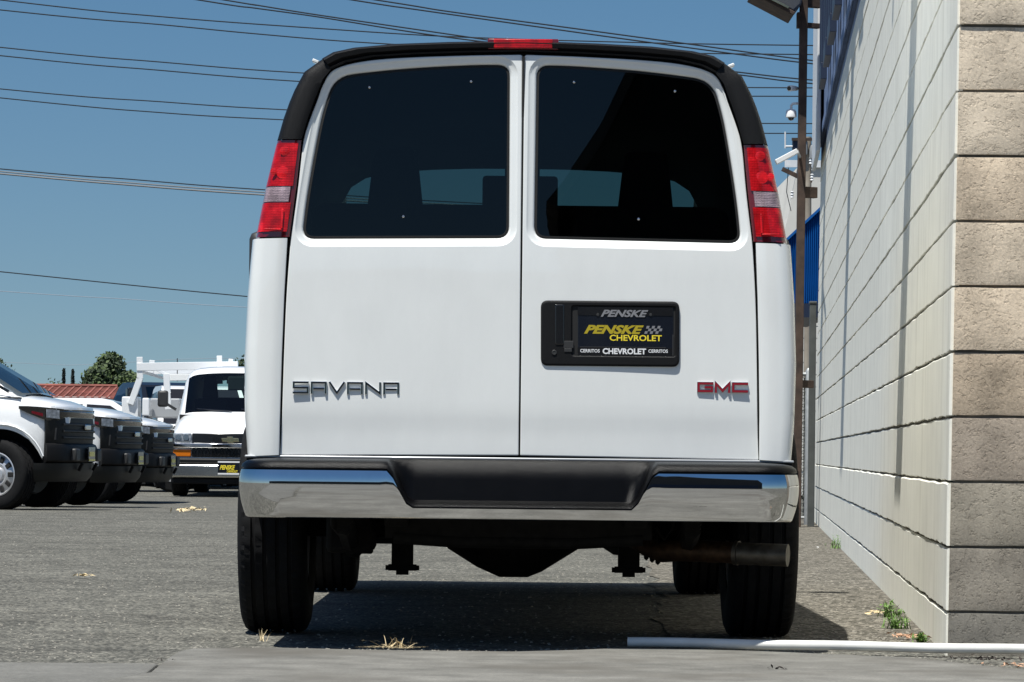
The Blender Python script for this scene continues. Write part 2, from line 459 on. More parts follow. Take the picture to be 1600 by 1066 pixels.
def wall_mat(name, painted):
    m, nt, b = NM(name)
    tc = node(nt, 'ShaderNodeTexCoord'); oi = node(nt, 'ShaderNodeObjectInfo')
    vo = node(nt, 'ShaderNodeTexVoronoi'); vo.inputs['Scale'].default_value = 42
    n1 = node(nt, 'ShaderNodeTexNoise'); n1.inputs['Scale'].default_value = 120; n1.inputs['Detail'].default_value = 8; n1.inputs['Roughness'].default_value = .8
    n2 = node(nt, 'ShaderNodeTexNoise'); n2.inputs['Scale'].default_value = 5; n2.inputs['Detail'].default_value = 5
    for n in (vo, n1, n2): nt.links.new(tc.outputs['Object'], n.inputs['Vector'])
    base = node(nt, 'ShaderNodeMixRGB', blend_type='MULTIPLY'); base.inputs[0].default_value = 1
    nt.links.new(oi.outputs['Color'], base.inputs[1])
    add = node(nt, 'ShaderNodeMath', operation='ADD'); nt.links.new(n1.outputs[0], add.inputs[0]); nt.links.new(n2.outputs[0], add.inputs[1])
    a = .07 if painted else .45
    mr = node(nt, 'ShaderNodeMapRange'); mr.inputs[1].default_value = .7; mr.inputs[2].default_value = 1.3; mr.inputs[3].default_value = 1-a; mr.inputs[4].default_value = 1+a
    nt.links.new(add.outputs[0], mr.inputs[0]); nt.links.new(mr.outputs[0], base.inputs[2])
    last = base
    if painted:   # rain streaks running down the paint
        mp = node(nt, 'ShaderNodeMapping'); mp.inputs['Scale'].default_value = (5, 5, .35); nt.links.new(tc.outputs['Object'], mp.inputs['Vector'])
        n3 = node(nt, 'ShaderNodeTexNoise'); n3.inputs['Scale'].default_value = 2; n3.inputs['Detail'].default_value = 4; nt.links.new(mp.outputs[0], n3.inputs['Vector'])
        r3 = ramp(nt, [(.5, (0,0,0)), (.75, (.35,.35,.35))]); nt.links.new(n3.outputs[0], r3.inputs[0])
        mm = node(nt, 'ShaderNodeMixRGB'); nt.links.new(r3.outputs[0], mm.inputs[0]); nt.links.new(base.outputs[0], mm.inputs[1]); mm.inputs[2].default_value = (.50,.47,.38,1); last = mm
    nt.links.new(last.outputs[0], b.inputs['Base Color'])
    b.inputs['Roughness'].default_value = .75 if painted else .92
    b.inputs['Specular IOR Level'].default_value = .2
    # pits and grit
    r5 = ramp(nt, [(.0, (0,0,0)), (.25, (1,1,1))]); nt.links.new(vo.outputs['Distance'], r5.inputs[0])
    n7 = node(nt, 'ShaderNodeTexNoise'); n7.inputs['Scale'].default_value = 55; n7.inputs['Detail'].default_value = 5; n7.inputs['Roughness'].default_value = .65; nt.links.new(tc.outputs['Object'], n7.inputs['Vector'])
    r6 = ramp(nt, [(.36, (0,0,0)), (.46, (1,1,1))]); nt.links.new(n7.outputs[0], r6.inputs[0])
    mh = node(nt, 'ShaderNodeMixRGB'); mh.inputs[0].default_value = .45; nt.links.new(n1.outputs[0], mh.inputs[1]); nt.links.new(r6.outputs[0], mh.inputs[2])
    bp = node(nt, 'ShaderNodeBump'); bp.inputs['Distance'].default_value = .0008 if painted else .006; bp.inputs['Strength'].default_value = .5 if painted else .9
    nt.links.new(mh.outputs[0], bp.inputs['Height']); nt.links.new(bp.outputs[0], b.inputs['Normal'])
    return m
M['block_paint'] = wall_mat('painted_block', True)
M['block_raw'] = wall_mat('bare_split_block', False)
M['mortar'] = mat('mortar', (.13,.12,.10), .95, noise_amt=.2, noise_scale=40)  # toned dark so the colour carries the shadow in the joints

# ------------------------------------------------------------------ ground
def flat(name, poly, z, m, th=.0):
    mb = MB()
    if th: mb.prism([(p[0], p[1]) for p in poly], z - th, z, 'XY')
    else: mb.add([(p[0], p[1], z) for p in poly], [tuple(range(len(poly)))])
    return build(name, mb, m, smooth=0, kind='structure')
def interp(tab, t):
    if t <= tab[0][0]: return tab[0][1]
    for (a, fa), (b_, fb_) in zip(tab, tab[1:]):
        if t <= b_: return fa + (fb_ - fa) * (t - a) / (b_ - a)
    return tab[-1][1]
GH = [(34,0),(38.5,-.01),(43.5,-.06),(50,-.11),(56,-.08),(63,-.05),(80,0)]
def gh(D): return interp(GH, D)
mb = MB()
mb.loft([[(-600, D, gh(D)), (600, D, gh(D))] for D in (-60, 0, 20, 34, 38.5, 43.5, 50, 56, 63, 80, 200, 1500)], closed=False, flip=True)
build('ground', mb, M['asphalt'], smooth=0, kind='structure')
# coarse worn strip between the van and the wall (its far part dies out by the gate)
mb = MB(); rows = []
for i in range(60):
    D = 12.2 + i * .42
    xl = (1120 - 800) / F * 12.2 - .15 + (D-12.2)*.030 + .10*noise.noise(Vector((D*1.3, 0, 0)))
    xr = 1.40 + .0652 * (D - 11.9) + .05
    rows.append([(xl, D, .004), (xr, D, .004)])
mb.loft(rows, closed=False, flip=True)
build('worn_asphalt_strip', mb, M['gravel_asphalt'], smooth=0, kind='structure')

def slab(name, poly, z, th, m):
    mb = MB(); mb.prism([(p[0], p[1]) for p in poly], z - th, z, 'XY')
    return build(name, mb, m, smooth=0, bevel=.006, kind='structure')
Z1 = .012
mainp = [G(235,1050,Z1), G(252,1036,Z1), G(268,1024,Z1), G(280,1017.5,Z1), G(300,1013,Z1), G(420,1011.5,Z1), G(600,1016,Z1), G(800,1018,Z1), G(900,1015.5,Z1), G(980,1012,Z1), G(1180,1017,Z1), G(1420,1027,Z1), G(1600,1046,Z1), G(1750,1062,Z1)]
mainp = [(p.x, p.y) for p in mainp]
mainp = [mainp[0], mainp[0]] + mainp[1:]
p0 = G(235,1050,Z1)
mainp[0] = (p0.x - .9, p0.y - 4.2)
mainp = mainp + [(mainp[-1][0] + 1.5, mainp[-1][1]), (mainp[-1][0] + 1.5, -2.5), (p0.x - .9, -2.5)]
ar = sum(mainp[i-1][0]*mainp[i][1] - mainp[i][0]*mainp[i-1][1] for i in range(len(mainp)))
slab('concrete_apron', mainp if ar > 0 else mainp[::-1], Z1, .06, M['concrete'])
leftp = [G(-700,1026,.008), G(0,1035,.008), G(120,1036,.008), G(236,1036.5,.008), G(247,1037,.008), G(228,1052,.008)]
leftp = [(p.x, p.y) for p in leftp] + [(p0.x - .93, p0.y - 4.2), (p0.x - .93, -2.5), (-9, -2.5)]
ar = sum(leftp[i-1][0]*leftp[i][1] - leftp[i][0]*leftp[i-1][1] for i in range(len(leftp)))
slab('concrete_pavement', leftp if ar > 0 else leftp[::-1], .008, .06, M['concrete_dark'])

# loose stones on the asphalt: nobody could count them
mb = MB()
def stone(mb, c, r):
    a = random.random()*6.3; h = r*random.uniform(.5,.9)
    P = [(c[0]+r*math.cos(a+k*2.1)*random.uniform(.7,1.2), c[1]+r*math.sin(a+k*2.1)*random.uniform(.7,1.2), .001) for k in range(3)]
    Q = [((p[0]*.6+c[0]*.4), (p[1]*.6+c[1]*.4), h) for p in P]
    mb.add(P+Q, [(3,4,5),(0,1,4,3),(1,2,5,4),(2,0,3,5)])
for i in range(5200):
    D = 12.1 + 14*random.random()**2
    X = random.uniform(.9, 1.42 + .065*(D-12))
    stone(mb, (X, D), random.uniform(.003,.009))
for i in range(4200):
    D = 11.2 + 26*random.random()**1.8
    X = random.uniform(-.145*D, .1*D)
    if D < 12.1 and X > -1.3: continue
    stone(mb, (X, D), random.uniform(.002,.007))
build('loose_gravel', mb, M['stone_l'], smooth=0, kind='stuff')

# ------------------------------------------------------------------ block wall building on the right
WD = Vector((.0652, 1, 0)).normalized(); WNrm = Vector((-WD.y, WD.x, 0))
LEAN = .0087
C0 = Vector(((1478 - 800 + 3) / F * 11.9, 11.9, 0))     # near corner at the ground
wall = thing('block_building', 'long pale painted concrete block building with bare tan block end beside the van', 'building', tuple(C0))
def WP(s, n, z):     # along the wall, outwards from it, up
    p = WD * s + WNrm * n; return (p.x + LEAN * z, p.y, z)
HC = .2137; Z0 = .148 - HC
LEN = 23.9; NC = 26
rng = random.Random(3)
mb = MB()
# backing body, a little behind the faces
w3 = 6.0
def wbox(mb, s0, s1, n0, n1, z0, z1):
    P = [WP(s0,n0,z0),WP(s1,n0,z0),WP(s1,n1,z0),WP(s0,n1,z0),WP(s0,n0,z1),WP(s1,n0,z1),WP(s1,n1,z1),WP(s0,n1,z1)]
    fs = [(0,3,2,1),(4,5,6,7),(0,1,5,4),(1,2,6,5),(2,3,7,6),(3,0,4,7)]
    if n1 > n0: mb.add(P, fs)
    else: mb.add(P, [f[::-1] for f in fs])
ztop = Z0 + NC*HC
wbox(mb, .30, LEN - .01, -.007, -w3, -.05, ztop)
mb.add([(.012+LEAN*z, y, z) for z in (-.05, ztop) for y in (.004, .33)] + [(5.6, y, z) for z in (-.05, ztop) for y in (.004, .33)], [(0,4,6,2),(0,1,5,4),(2,6,7,3)])
build('mortar_core', mb, M['mortar'], wall, smooth=0)
for k in range(NC):
    z0 = Z0 + k*HC; z1 = z0 + HC - .0075
    out = rng.uniform(0, .0035) + (.002 if k in (2,4,5,6) else 0)
    ss = []; s = .0
    while s < LEN: ss.append(s); s += .06 if s < 5 else (.15 if s < 12 else .5)
    ss.append(LEN)
    rings = []
    for s in ss:
        jb = .005*noise.noise(Vector((s*3.1, k*7.7, 0))) + .006*noise.noise(Vector((s*11, k*3.3, 5)))
        jt = .006*noise.noise(Vector((s*2.3, k*9.1, 2))) - .002
        jn = .0015*noise.noise(Vector((s*2.0, k*1.7, 9)))
        o = out + jn
        zb = z0 + jb; zt = z1 + jt
        rings.append([WP(s,-.02,zb), WP(s,o-.002,zb), WP(s,o,zb+.002), WP(s,o,zt-.005), WP(s,o-.004,zt), WP(s,-.02,zt)])
    mb = MB(); mb.loft(rings, closed=True, cap0=True, cap1=True)
    blue = (z0 > 3.4)
    c = build('block_course', mb, M['block_paint'], wall, smooth=30)
    u_ = rng.uniform(-.015,.015); c.color = (.19,.27,.44,1) if blue else (.87+u_, .85+u_, .755+u_, 1)
    # bare blocks of the end face: one row runs off to the right
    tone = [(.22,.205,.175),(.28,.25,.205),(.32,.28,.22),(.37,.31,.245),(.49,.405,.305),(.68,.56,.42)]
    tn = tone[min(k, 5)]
    off = 0
    x = 0.0
    while x < 2.2:
        L = .405 if not (x == 0 and k % 2) else .405
        v = 1 + rng.uniform(-.09,.09); w = 1 + rng.uniform(-.03,.03)
        o = rng.uniform(.002,.010)
        mb = MB()
        x0 = x + (.006 if x == 0 else .0)
        # end face lies square to the view: sits in front of the courses' ends
        nx = 6; xsn = [x0 + (L - x0 + x)*i/nx for i in range(nx+1)]
        ring_b = []
        rr = []
        zz = [z0 + .001, z0+.008, z0 + HC*.35, z0+HC*.65, z1-.009, z1-.001]
        for zi, z in enumerate(zz):
            row = []
            for xi, xx in enumerate(xsn):
                edge = (zi in (0, 5)) or (xi in (0, nx))
                yy = -o - (0 if edge else .0016) - .002*noise.noise(Vector((xx*9, z*9, k)))
                zj = z + (.003*noise.noise(Vector((xx*11, k*5, zi))) if zi in (0,5) else 0)
                row.append((xx + LEAN*z, yy, zj))
            rr.append(row)
        mb.loft(rr, closed=False)
        # sides
        b0 = [(p[0], .006, p[2]) for p in rr[0]]; mb.loft([b0, rr[0]], closed=False)
        b1 = [(p[0], .006, p[2]) for p in rr[-1]]; mb.loft([rr[-1], b1], closed=False)
        l = [r[0] for r in rr]; mb.loft([[(p[0], .006, p[2]) for p in l], l], closed=False, flip=True)
        r_ = [r[-1] for r in rr]; mb.loft([r_, [(p[0], .006, p[2]) for p in r_]], closed=False, flip=True)
        bo = build('block', mb, M['block_raw'], wall, smooth=35)
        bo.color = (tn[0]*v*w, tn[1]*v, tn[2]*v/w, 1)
        x += L + .009
# roof slab out of view
mb = MB(); wbox(mb, -.05, LEN, .05, -w3, ztop, ztop + .15); build('roof_edge', mb, M['sign_white'], wall, smooth=0)

# plates added above the view, shaped to cast long shadows down the face
def wall_shadow_plate(s, z, L, w_, label):
    base = C0 + Vector(WP(s, 0, z))
    t = thing('wall_shadow_plate', label, 'canopy', tuple(base), 0, 'unseen plates added high on the block wall to cast shadows')
    U = Vector((0,0,1))
    m1 = MB(); m1.obox(WNrm*(L/2+.006), (WNrm, WD, U), (L/2,w_/2,.02)); build('caster_plate', m1, M['galv'], t, bevel=.004)
    for k in (-1, 1):
        m1 = MB(); m1.bar(WNrm*.02 + WD*k*w_*.42 - U*.12, WNrm*L*.6 + WD*k*w_*.42 - U*.02, .02, .02); build('brace', m1, M['galv'], t, smooth=0)
wall_shadow_plate(3.22, 2.85, .47, .62, 'flat plate added unseen high on the pale block wall for its shadow, the one nearest the end corner')
wall_shadow_plate(12.6, 4.1, .70, .72, 'flat plate added unseen high on the pale block wall for its shadow, farther along above the blue band')
wall_shadow_plate(5.3, 4.1, .26, .14, 'smallest flat plate added unseen high on the pale block wall for its shadow')

# raised sign on the blue band: letters seen on edge
sgn = thing('wall_sign', 'blue and white sign panel with dark raised letters seen edge on above the pale wall', 'sign', tuple(C0 + Vector(WP(17.0, 0, 3.6))))
def SP(s, n, z):
    p = WD * s + WNrm * n; return Vector((p.x + LEAN*z, p.y, z))
def sbox(mb, s0, s1, n0, n1, z0, z1):
    c = SP((s0+s1)/2, (n0+n1)/2, (z0+z1)/2)
    mb.obox(c, (WD, WNrm, Vector((0,0,1))), (abs(s1-s0)/2, abs(n1-n0)/2, abs(z1-z0)/2))
m1 = MB(); sbox(m1, -7.5, 6.4, .006, .035, .05, 1.9); build('sign_panel', m1, M['blue_paint'], sgn, smooth=0, bevel=.004)
m1 = MB(); sbox(m1, -7.5, 6.4, .036, .045, .02, .10); build('sign_trim', m1, M['blue_paint'], sgn, smooth=0)
m1 = MB(); sbox(m1, 4.4, 6.8, .062, .10, -.15, 2.0); build('sign_cabinet', m1, M['sign_white'], sgn, smooth=0, bevel=.01)
for i, s in enumerate([-6.6, -5.0, -3.4, -1.8, -.2, 1.6]):
    m1 = MB(); sbox(m1, s, s+.9, .063, .115, .22, .36); sbox(m1, s, s+.16, .063, .115, .362, 1.3); sbox(m1, s+.74, s+.9, .063, .115, .362, 1.3)
    if i % 2 == 0: sbox(m1, s+.165, s+.735, .063, .115, 1.16, 1.3)
    build('raised_letter', m1, M['navy'], sgn, smooth=0, bevel=.004)

# ------------------------------------------------------------------ rusty post with its brackets and lamp, near the wall's far end
DP = 33.0
b = W(1243, 800, DP)
post = thing('sign_post', 'tall rusty brown steel post held to the far end of the pale wall by brackets', 'post', (b.x, DP, 0))
def pl(px, py, D=DP, dz=0):
    p = W(px, py, D); return (p.x - b.x, p.y - DP, p.z)
m1 = MB(); p1 = pl(1241.5, 560); p2 = pl(1247, 490); p3 = pl(1256.5, -40)
m1.bar((pl(1246,700)[0], 0, 0), p3, .072, .09, (0,1,0)); build('pole', m1, M['rusty_post'], post, smooth=0, bevel=.006)
for (xa, xb, y, t) in [(1250,1276,300,.10),(1247,1270,600,.07),(1256,1281,39,.045),(1254,1283,3,.09)]:
    m1 = MB(); a = pl(xa, y); q = pl(xb, y + (xb-xa)*.01)
    m1.bar((a[0], .02, a[2]), (q[0], .10, q[2]), .07, t, (0,0,1)); build('bracket', m1, M['rusty_post'], post, smooth=0, bevel=.005)
m1 = MB(); a = pl(1245, 33); q = pl(1252, 33); m1.box(a[0], q[0], -.05, .06, pl(1250,44)[2], pl(1250,20)[2]); build('junction_box', m1, M['rusty_post'], post, smooth=0, bevel=.005)
fl = thing('flood_lamp', 'grey flood lamp with a rusty rim hanging at the top of the rusty post', 'lamp', tuple(W(1215, 8, DP)))
fb = W(1215, 8, DP)
def fp(px, py, dy): 
    p = W(px, py, DP); return (p.x - fb.x, dy, p.z - fb.z)
m1 = MB()
prof = [(1178,-6),(1236,25),(1248,14),(1251,-4),(1247,-30),(1195,-40)]
A = [fp(x, y, -.30) for x, y in prof]; B = [fp(x, y, .30) for x, y in prof]
m1.add(A + B, [(0,1,2,3,4,5), (11,10,9,8,7,6)] + [(i, i+6, (i+1)%6+6, (i+1)%6) for i in range(6)]); build('lamp_housing', m1, M['lampbody'], fl, smooth=0, bevel=.02)
m1 = MB(); m1.bar(fp(1172,-6,0), fp(1237,28,0), .64, .035, (0,0,1)); build('lamp_rim', m1, M['rusty_post'], fl, smooth=0, bevel=.006)
m1 = MB(); m1.bar(fp(1180,-5,-.332), fp(1228,19,-.332), .02, .02, (0,0,1)); build('lamp_glass', m1, M['emblem_gold'], fl, smooth=0)

# cameras on the post
def camera_bullet():
    c = W(1240, 138, DP); t = thing('security_camera', 'small white bullet camera on the rusty post, above the dome camera', 'camera', tuple(c))
    m1 = MB(); d = Vector((-.55,-.8,-.1)).normalized()
    m1.tube([Vector((.03,.03,.0)), d*.01, d*.075, d*.08], [.02,.026,.028,.022], 14); build('housing', m1, M['white_plastic'], t)
    m1 = MB(); m1.tube([d*.082, d*.086], [.02,.019], 14); build('lens', m1, M['black_gloss'], t)
    m1 = MB(); m1.tube([Vector((.02,.02,0)), Vector((.06,.04,0))], .009, 8); build('mount', m1, M['white_plastic'], t)
camera_bullet()
c = W(1236, 178, DP); t = thing('dome_camera', 'white dome security camera hanging from a curved arm on the rusty post', 'camera', tuple(c))
m1 = MB(); m1.lathe([(-.035,.035),(-.03,.05),(.02,.048),(.035,.038),(.045,.012)], 'Z', n=20); build('housing', m1, M['white_plastic'], t)
m1 = MB(); m1.lathe([(-.062,.008),(-.055,.022),(-.036,.03)], 'Z', n=16); build('dome', m1, M['black_gloss'], t)
m1 = MB(); m1.tube([(0,0,.04),(0,0,.075),(.015,0,.092),(.045,.0,.095),(.085,0,.095)], .012, 10); build('arm', m1, M['white_plastic'], t)
c = W(1228, 238, DP-1.5); t = thing('box_light', 'long white slanting light box on a bracket below the dome camera', 'lamp', tuple(c))
m1 = MB(); a = W(1212, 254, DP-1.5) - c; q = W(1246, 236, DP-1.5) - c
m1.bar(a, q, .08, .045, (0,0,1)); build('housing', m1, M['white_plastic'], t, smooth=0, bevel=.006)
m1 = MB(); m1.tube([q, W(1250, 246, DP) - c], .012, 8); build('bracket', m1, M['galv'], t)

# ------------------------------------------------------------------ chain link fence / gate between post and wall
def chain_fence(name, label, x0, x1, D, h, pitch, slats, posts, grp=None, wr=.0035, slat_step=.09):
    t = thing(name, label, 'fence', (x0, D, 0), 0, grp)
    L = x1 - x0
    m1 = MB()
    z0, z1 = .06, h
    k = -h
    while k < L:
        for sgn_ in (1, -1):
            a0, a1 = k, k + (z1 - z0)
            pa = [a0, z0 if sgn_ > 0 else z1]; pb = [a1, z1 if sgn_ > 0 else z0]
            # clip to 0..L
            for P_, Q_ in ((pa, pb), (pb, pa)):
                if P_[0] < 0: f = (0 - P_[0])/(Q_[0]-P_[0]); P_[1] += (Q_[1]-P_[1])*f; P_[0] = 0
                if P_[0] > L: f = (P_[0] - L)/(P_[0]-Q_[0]); P_[1] += (Q_[1]-P_[1])*f; P_[0] = L
            if pb[0] > pa[0]:
                m1.tube([(pa[0], .006*sgn_, pa[1]), (pb[0], .006*sgn_, pb[1])], wr, 3, False)
        k += pitch
    build('wire_mesh', m1, M['mesh_wire'], t, kind='stuff')
    for px_ in posts:
        m1 = MB(); m1.lathe([(0,.03),(h+.03,.03),(h+.06,.012)], 'Z', (px_, 0, 0), 12); build('post', m1, M['galv'], t)
    m1 = MB(); m1.tube([(0,0,h),(L,0,h)], .02, 10); build('top_rail', m1, M['galv'], t)
    m1 = MB(); m1.tube([(0,0,.07),(L,0,.07)], .015, 8); build('bottom_rail', m1, M['galv'], t)
    if slats:
        x = .02
        while x < L:
            m1 = MB(); m1.box(x, x+slat_step*.8, .014, .018, .08, h - .03); build('slat', m1, M['slat'], t, smooth=0); x += slat_step
    return t
a = W(1234, 700, 34.2); q = W(1262, 700, 34.2)
chain_fence('chain_link_gate', 'dark slatted chain link gate in the gap between the van and the wall', a.x - .25, q.x, 34.2, 1.42, .055, True, [0, q.x - a.x + .25])
a = W(1268, 700, 33.4)
t = thing('gate_post', 'grey steel gate post standing against the far end of the pale wall', 'post', (a.x, 33.4, 0))
m1 = MB(); m1.box(-.03, .03, -.03, .03, 0, 2.05); build('post_shaft', m1, M['gate_paint'], t, smooth=0, bevel=.005)
m1 = MB(); m1.box(-.036, .036, -.036, .036, 2.052, 2.075); build('post_cap', m1, M['gate_paint'], t, smooth=0, bevel=.005)

# blue corrugated canopy beyond the gate
DB = 46
o = W(1255, 420, DB); t = thing('blue_canopy', 'bright blue corrugated metal canopy side beyond the rusty post', 'canopy', (o.x, DB, 0))
def bp_(px, py): p = W(px, py, DB); return (p.x - o.x, p.z)
xl, xr = bp_(1226, 480)[0], bp_(1296, 480)[0]
def ztopc(x):
    a = bp_(1232, 372); b2 = bp_(1276, 331); return a[1] + (b2[1]-a[1])*(x-a[0])/(b2[0]-a[0])
zb = bp_(1255, 474)[1]
m1 = MB(); n = 22
row0 = []; row1 = []
for i in range(n*2+1):
    x = xl + (xr-xl)*i/(n*2); yy = .03 if i % 2 else -.0
    row0.append((x, yy, zb)); row1.append((x, yy, ztopc(x)))
m1.loft([row0, row1], closed=False); m1.loft([[(p[0], p[1]+.05, p[2]) for p in row0], [(p[0], p[1]+.05, p[2]) for p in row1]], closed=False, flip=True)
build('corrugated_sheet', m1, M['blue_metal'], t, smooth=0)
m1 = MB(); m1.bar((xl,.02,ztopc(xl)),(xr,.02,ztopc(xr)),.10,.03); build('edge_trim', m1, M['blue_metal'], t, smooth=0)
m1 = MB(); m1.box(xl, xr, .0, 3.5, bp_(1255,496)[1], zb-.002); build('shade_block', m1, M['navy'], t, smooth=0)  # dark block: the shade under the canopy put into colour
for xx in (xl + .05, xr - .1):
    m1 = MB(); m1.box(xx, xx+.08, .1, .18, 0, bp_(1255,496)[1]-.002); build('support_post', m1, M['galv'], t, smooth=0)
# pale building beyond it
DW = 60
o = W(1262, 700, DW); t = thing('pale_building', 'pale plastered building with a sloping roofline far beyond the blue canopy', 'building', (o.x, DW, 0))
def wp_(px, py): p = W(px, py, DW); return (p.x - o.x, p.z)
poly = [(wp_(1226,700)[0], 0), (wp_(1330,700)[0], 0), (wp_(1330,262)[0], wp_(1330,262)[1]), wp_(1246,262), wp_(1231,340), (wp_(1226,360)[0], wp_(1226,360)[1])]
m1 = MB(); m1.prism(poly, 0, 6); build('wall', m1, M['far_wall'], t, smooth=0)
m1 = MB(); 
m1.box(poly[0][0]-.05, poly[1][0]+.05, -.05, -.005, poly[3][1]+.003, poly[3][1]+.12); build('parapet', m1, M['sign_white'], t, smooth=0)
zz_ = .4
while zz_ < 3.2:
    m1 = MB(); m1.box(poly[0][0], poly[1][0], -.012, -.002, zz_, zz_+.18); build('block_row', m1, M['far_wall'], t, smooth=0, bevel=.006); zz_ += .2
# utility pole with transformer
DU = 52
o = W(1262, 700, DU); t = thing('utility_pole', 'weathered utility pole with transformer cans and insulators beyond the wall end', 'utility pole', (o.x, DU, 0))
def up_(px, py): p = W(px, py, DU); return (p.x - o.x, 0, p.z)
zt = up_(1262, 214)[2]
m1 = MB(); m1.tube([(0,0,0),(up_(1263,214)[0],0,zt)], [.06,.045], 12); build('pole', m1, M['pole_wood'], t)
m1 = MB(); m1.bar(up_(1222,264), up_(1268,286), .05, .06); build('arm', m1, M['rusty_post'], t, smooth=0)
m1 = MB(); a = up_(1238,234); q = up_(1253,219); m1.box(a[0], q[0], -.1, .08, a[2], q[2]); build('equipment_box', m1, M['navy'], t, smooth=0, bevel=.01)
m1 = MB(); a = up_(1236,221); q = up_(1271,217); m1.box(a[0], q[0], -.13, -.102, a[2], q[2]); build('crossarm', m1, M['rusty_post'], t, smooth=0)
for (x_, y_) in ((1257,232),(1268,238)):
    a = up_(x_, y_); m1 = MB(); m1.lathe([(-.1,.03),(-.09,.04),(.08,.04),(.1,.03)], 'Z', (a[0], -.08, a[2]), 12); build('transformer', m1, M['galv'], t)
for (x_, y_) in ((1266,252),(1270,262),(1268,278),(1237,305)):
    a = up_(x_, y_); m1 = MB(); m1.lathe([(-.05,.012),(-.04,.028),(-.02,.014),(0,.028),(.02,.014),(.04,.028),(.05,.012)], 'Z', (a[0], -.08, a[2]), 10); build('insulator', m1, M['sign_white'], t)
m1 = MB(); m1.tube([up_(1232,262), up_(1229,300), up_(1236,330)], .006, 6); build('cable_loop', m1, M['wire'], t)
m1 = MB(); m1.tube([up_(1227,206), up_(1227,232)], .012, 8); build('antenna', m1, M['sign_white'], t)
m1 = MB(); m1.tube([up_(1227,229), up_(1240,229)], .014, 8); build('antenna_arm', m1, M['sign_white'], t)

# ------------------------------------------------------------------ overhead wires
def catmull(pts, n=6):
    out = []
    P = [pts[0]] + pts + [pts[-1]]
    for i in range(1, len(P)-2):
        for k in range(n):
            t_ = k/n; a, b_, c_, d = P[i-1], P[i], P[i+1], P[i+2]
            out.append(tuple(.5*((2*b_[j]) + (-a[j]+c_[j])*t_ + (2*a[j]-5*b_[j]+4*c_[j]-d[j])*t_**2 + (-a[j]+3*b_[j]-3*c_[j]+d[j])*t_**3) for j in range(2)))
    out.append(tuple(pts[-1])); return out
def wire(pts, D, r, m, label, grp='overhead power lines'):
    mid = W(pts[len(pts)//2][0], pts[len(pts)//2][1], D)
    m1 = MB(); m1.tube([W(x, y, D) - mid for x, y in catmull(pts)], r, 5)
    ob = build('power_line', m1, m, None); ob.location = mid; tag(ob, label, 'power line', grp)
E = -900
wire([(E,-110),(0,0),(250,26),(500,44.7),(720,58),(1035,67.5),(1290,71.5),(1560,75)], 92, .016, M['wire'], 'black power line from the top left corner, topmost of the long lines behind the van')
wire([(E,-85),(0,15.6),(250,38.5),(400,53),(575,67),(850,80),(1180,84.5),(1560,88)], 92, .016, M['wire'], 'black power line just under the topmost long line in the upper left sky')
wire([(E,-25),(0,74),(250,97),(470,114),(850,131),(1180,137),(1560,137)], 96, .016, M['wire'], 'black power line, upper one of the second pair down at left')
wire([(E,-12),(0,87),(250,110),(462,127),(850,147),(1182,150.5),(1560,150)], 96, .016, M['wire'], 'black power line, lower one of the second pair down at left')
wire([(E,45),(0,139),(250,159),(443,171.5),(850,189),(1195,193),(1560,193)], 100, .016, M['wire'], 'black power line, upper one of the third pair meeting the black roof trim')
wire([(E,55),(0,153),(250,176),(436,187),(850,205),(1200,208.5),(1560,208)], 100, .016, M['wire'], 'black power line, lower one of the third pair, just above the left tail light')
wire([(-200,-85),(310,0),(400,13),(500,27),(697,58),(950,88),(1163,114),(1272,125.5),(1560,150)], 70, .014, M['wire'], 'thin dark line slanting down behind the left half of the van roof, lower of two')
wire([(-160,-85),(350,0),(400,8),(500,24),(734,58.4),(950,90),(1170,119),(1272,131),(1560,156)], 71, .014, M['wire'], 'thin dark line slanting down behind the left half of the van roof, upper of two')
wire([(20,-85),(550,0),(650,15),(900,50.5),(1012,66),(1175,88),(1272,100),(1560,132)], 68, .014, M['wire'], 'thin dark line slanting above the red roof light, lower of two')
wire([(60,-80),(587,0),(700,18),(900,45),(1062,67),(1272,95),(1560,126)], 69, .014, M['wire'], 'thin dark line slanting above the red roof light, upper of two')
wire([(E,180),(0,264),(200,280),(403,296),(850,322),(1560,335)], 88, .014, M['wire'], 'thin dark cable at the top of the grey bundle left of the tail light', 'cables level with the tail lights')
wire([(E,184),(0,268),(200,285.5),(403,300),(850,326),(1560,339)], 88.3, .016, M['wire_grey'], 'grey cable in the middle of the bundle left of the tail light', 'cables level with the tail lights')
wire([(E,187),(0,271.5),(200,289),(403,304),(850,330),(1560,343)], 88.6, .022, M['wire_grey'], 'thick grey cable at the bottom of the bundle left of the tail light', 'cables level with the tail lights')
wire([(E,325),(-400,383),(0,424.6),(382,463),(850,503),(1560,545)], 90, .014, M['wire'], 'single dark line crossing the open sky left of the white rear door')
wire([(E,390),(0,455),(190,467),(382,480),(850,500),(1560,520)], 150, .014, M['wire_pale'], 'very faint pale line just below the single dark line at left')
wire([(E,530),(0,566),(130,570),(382,560),(850,580)], 230, .014, M['wire_pale'], 'very faint pale line low over the distant tree')

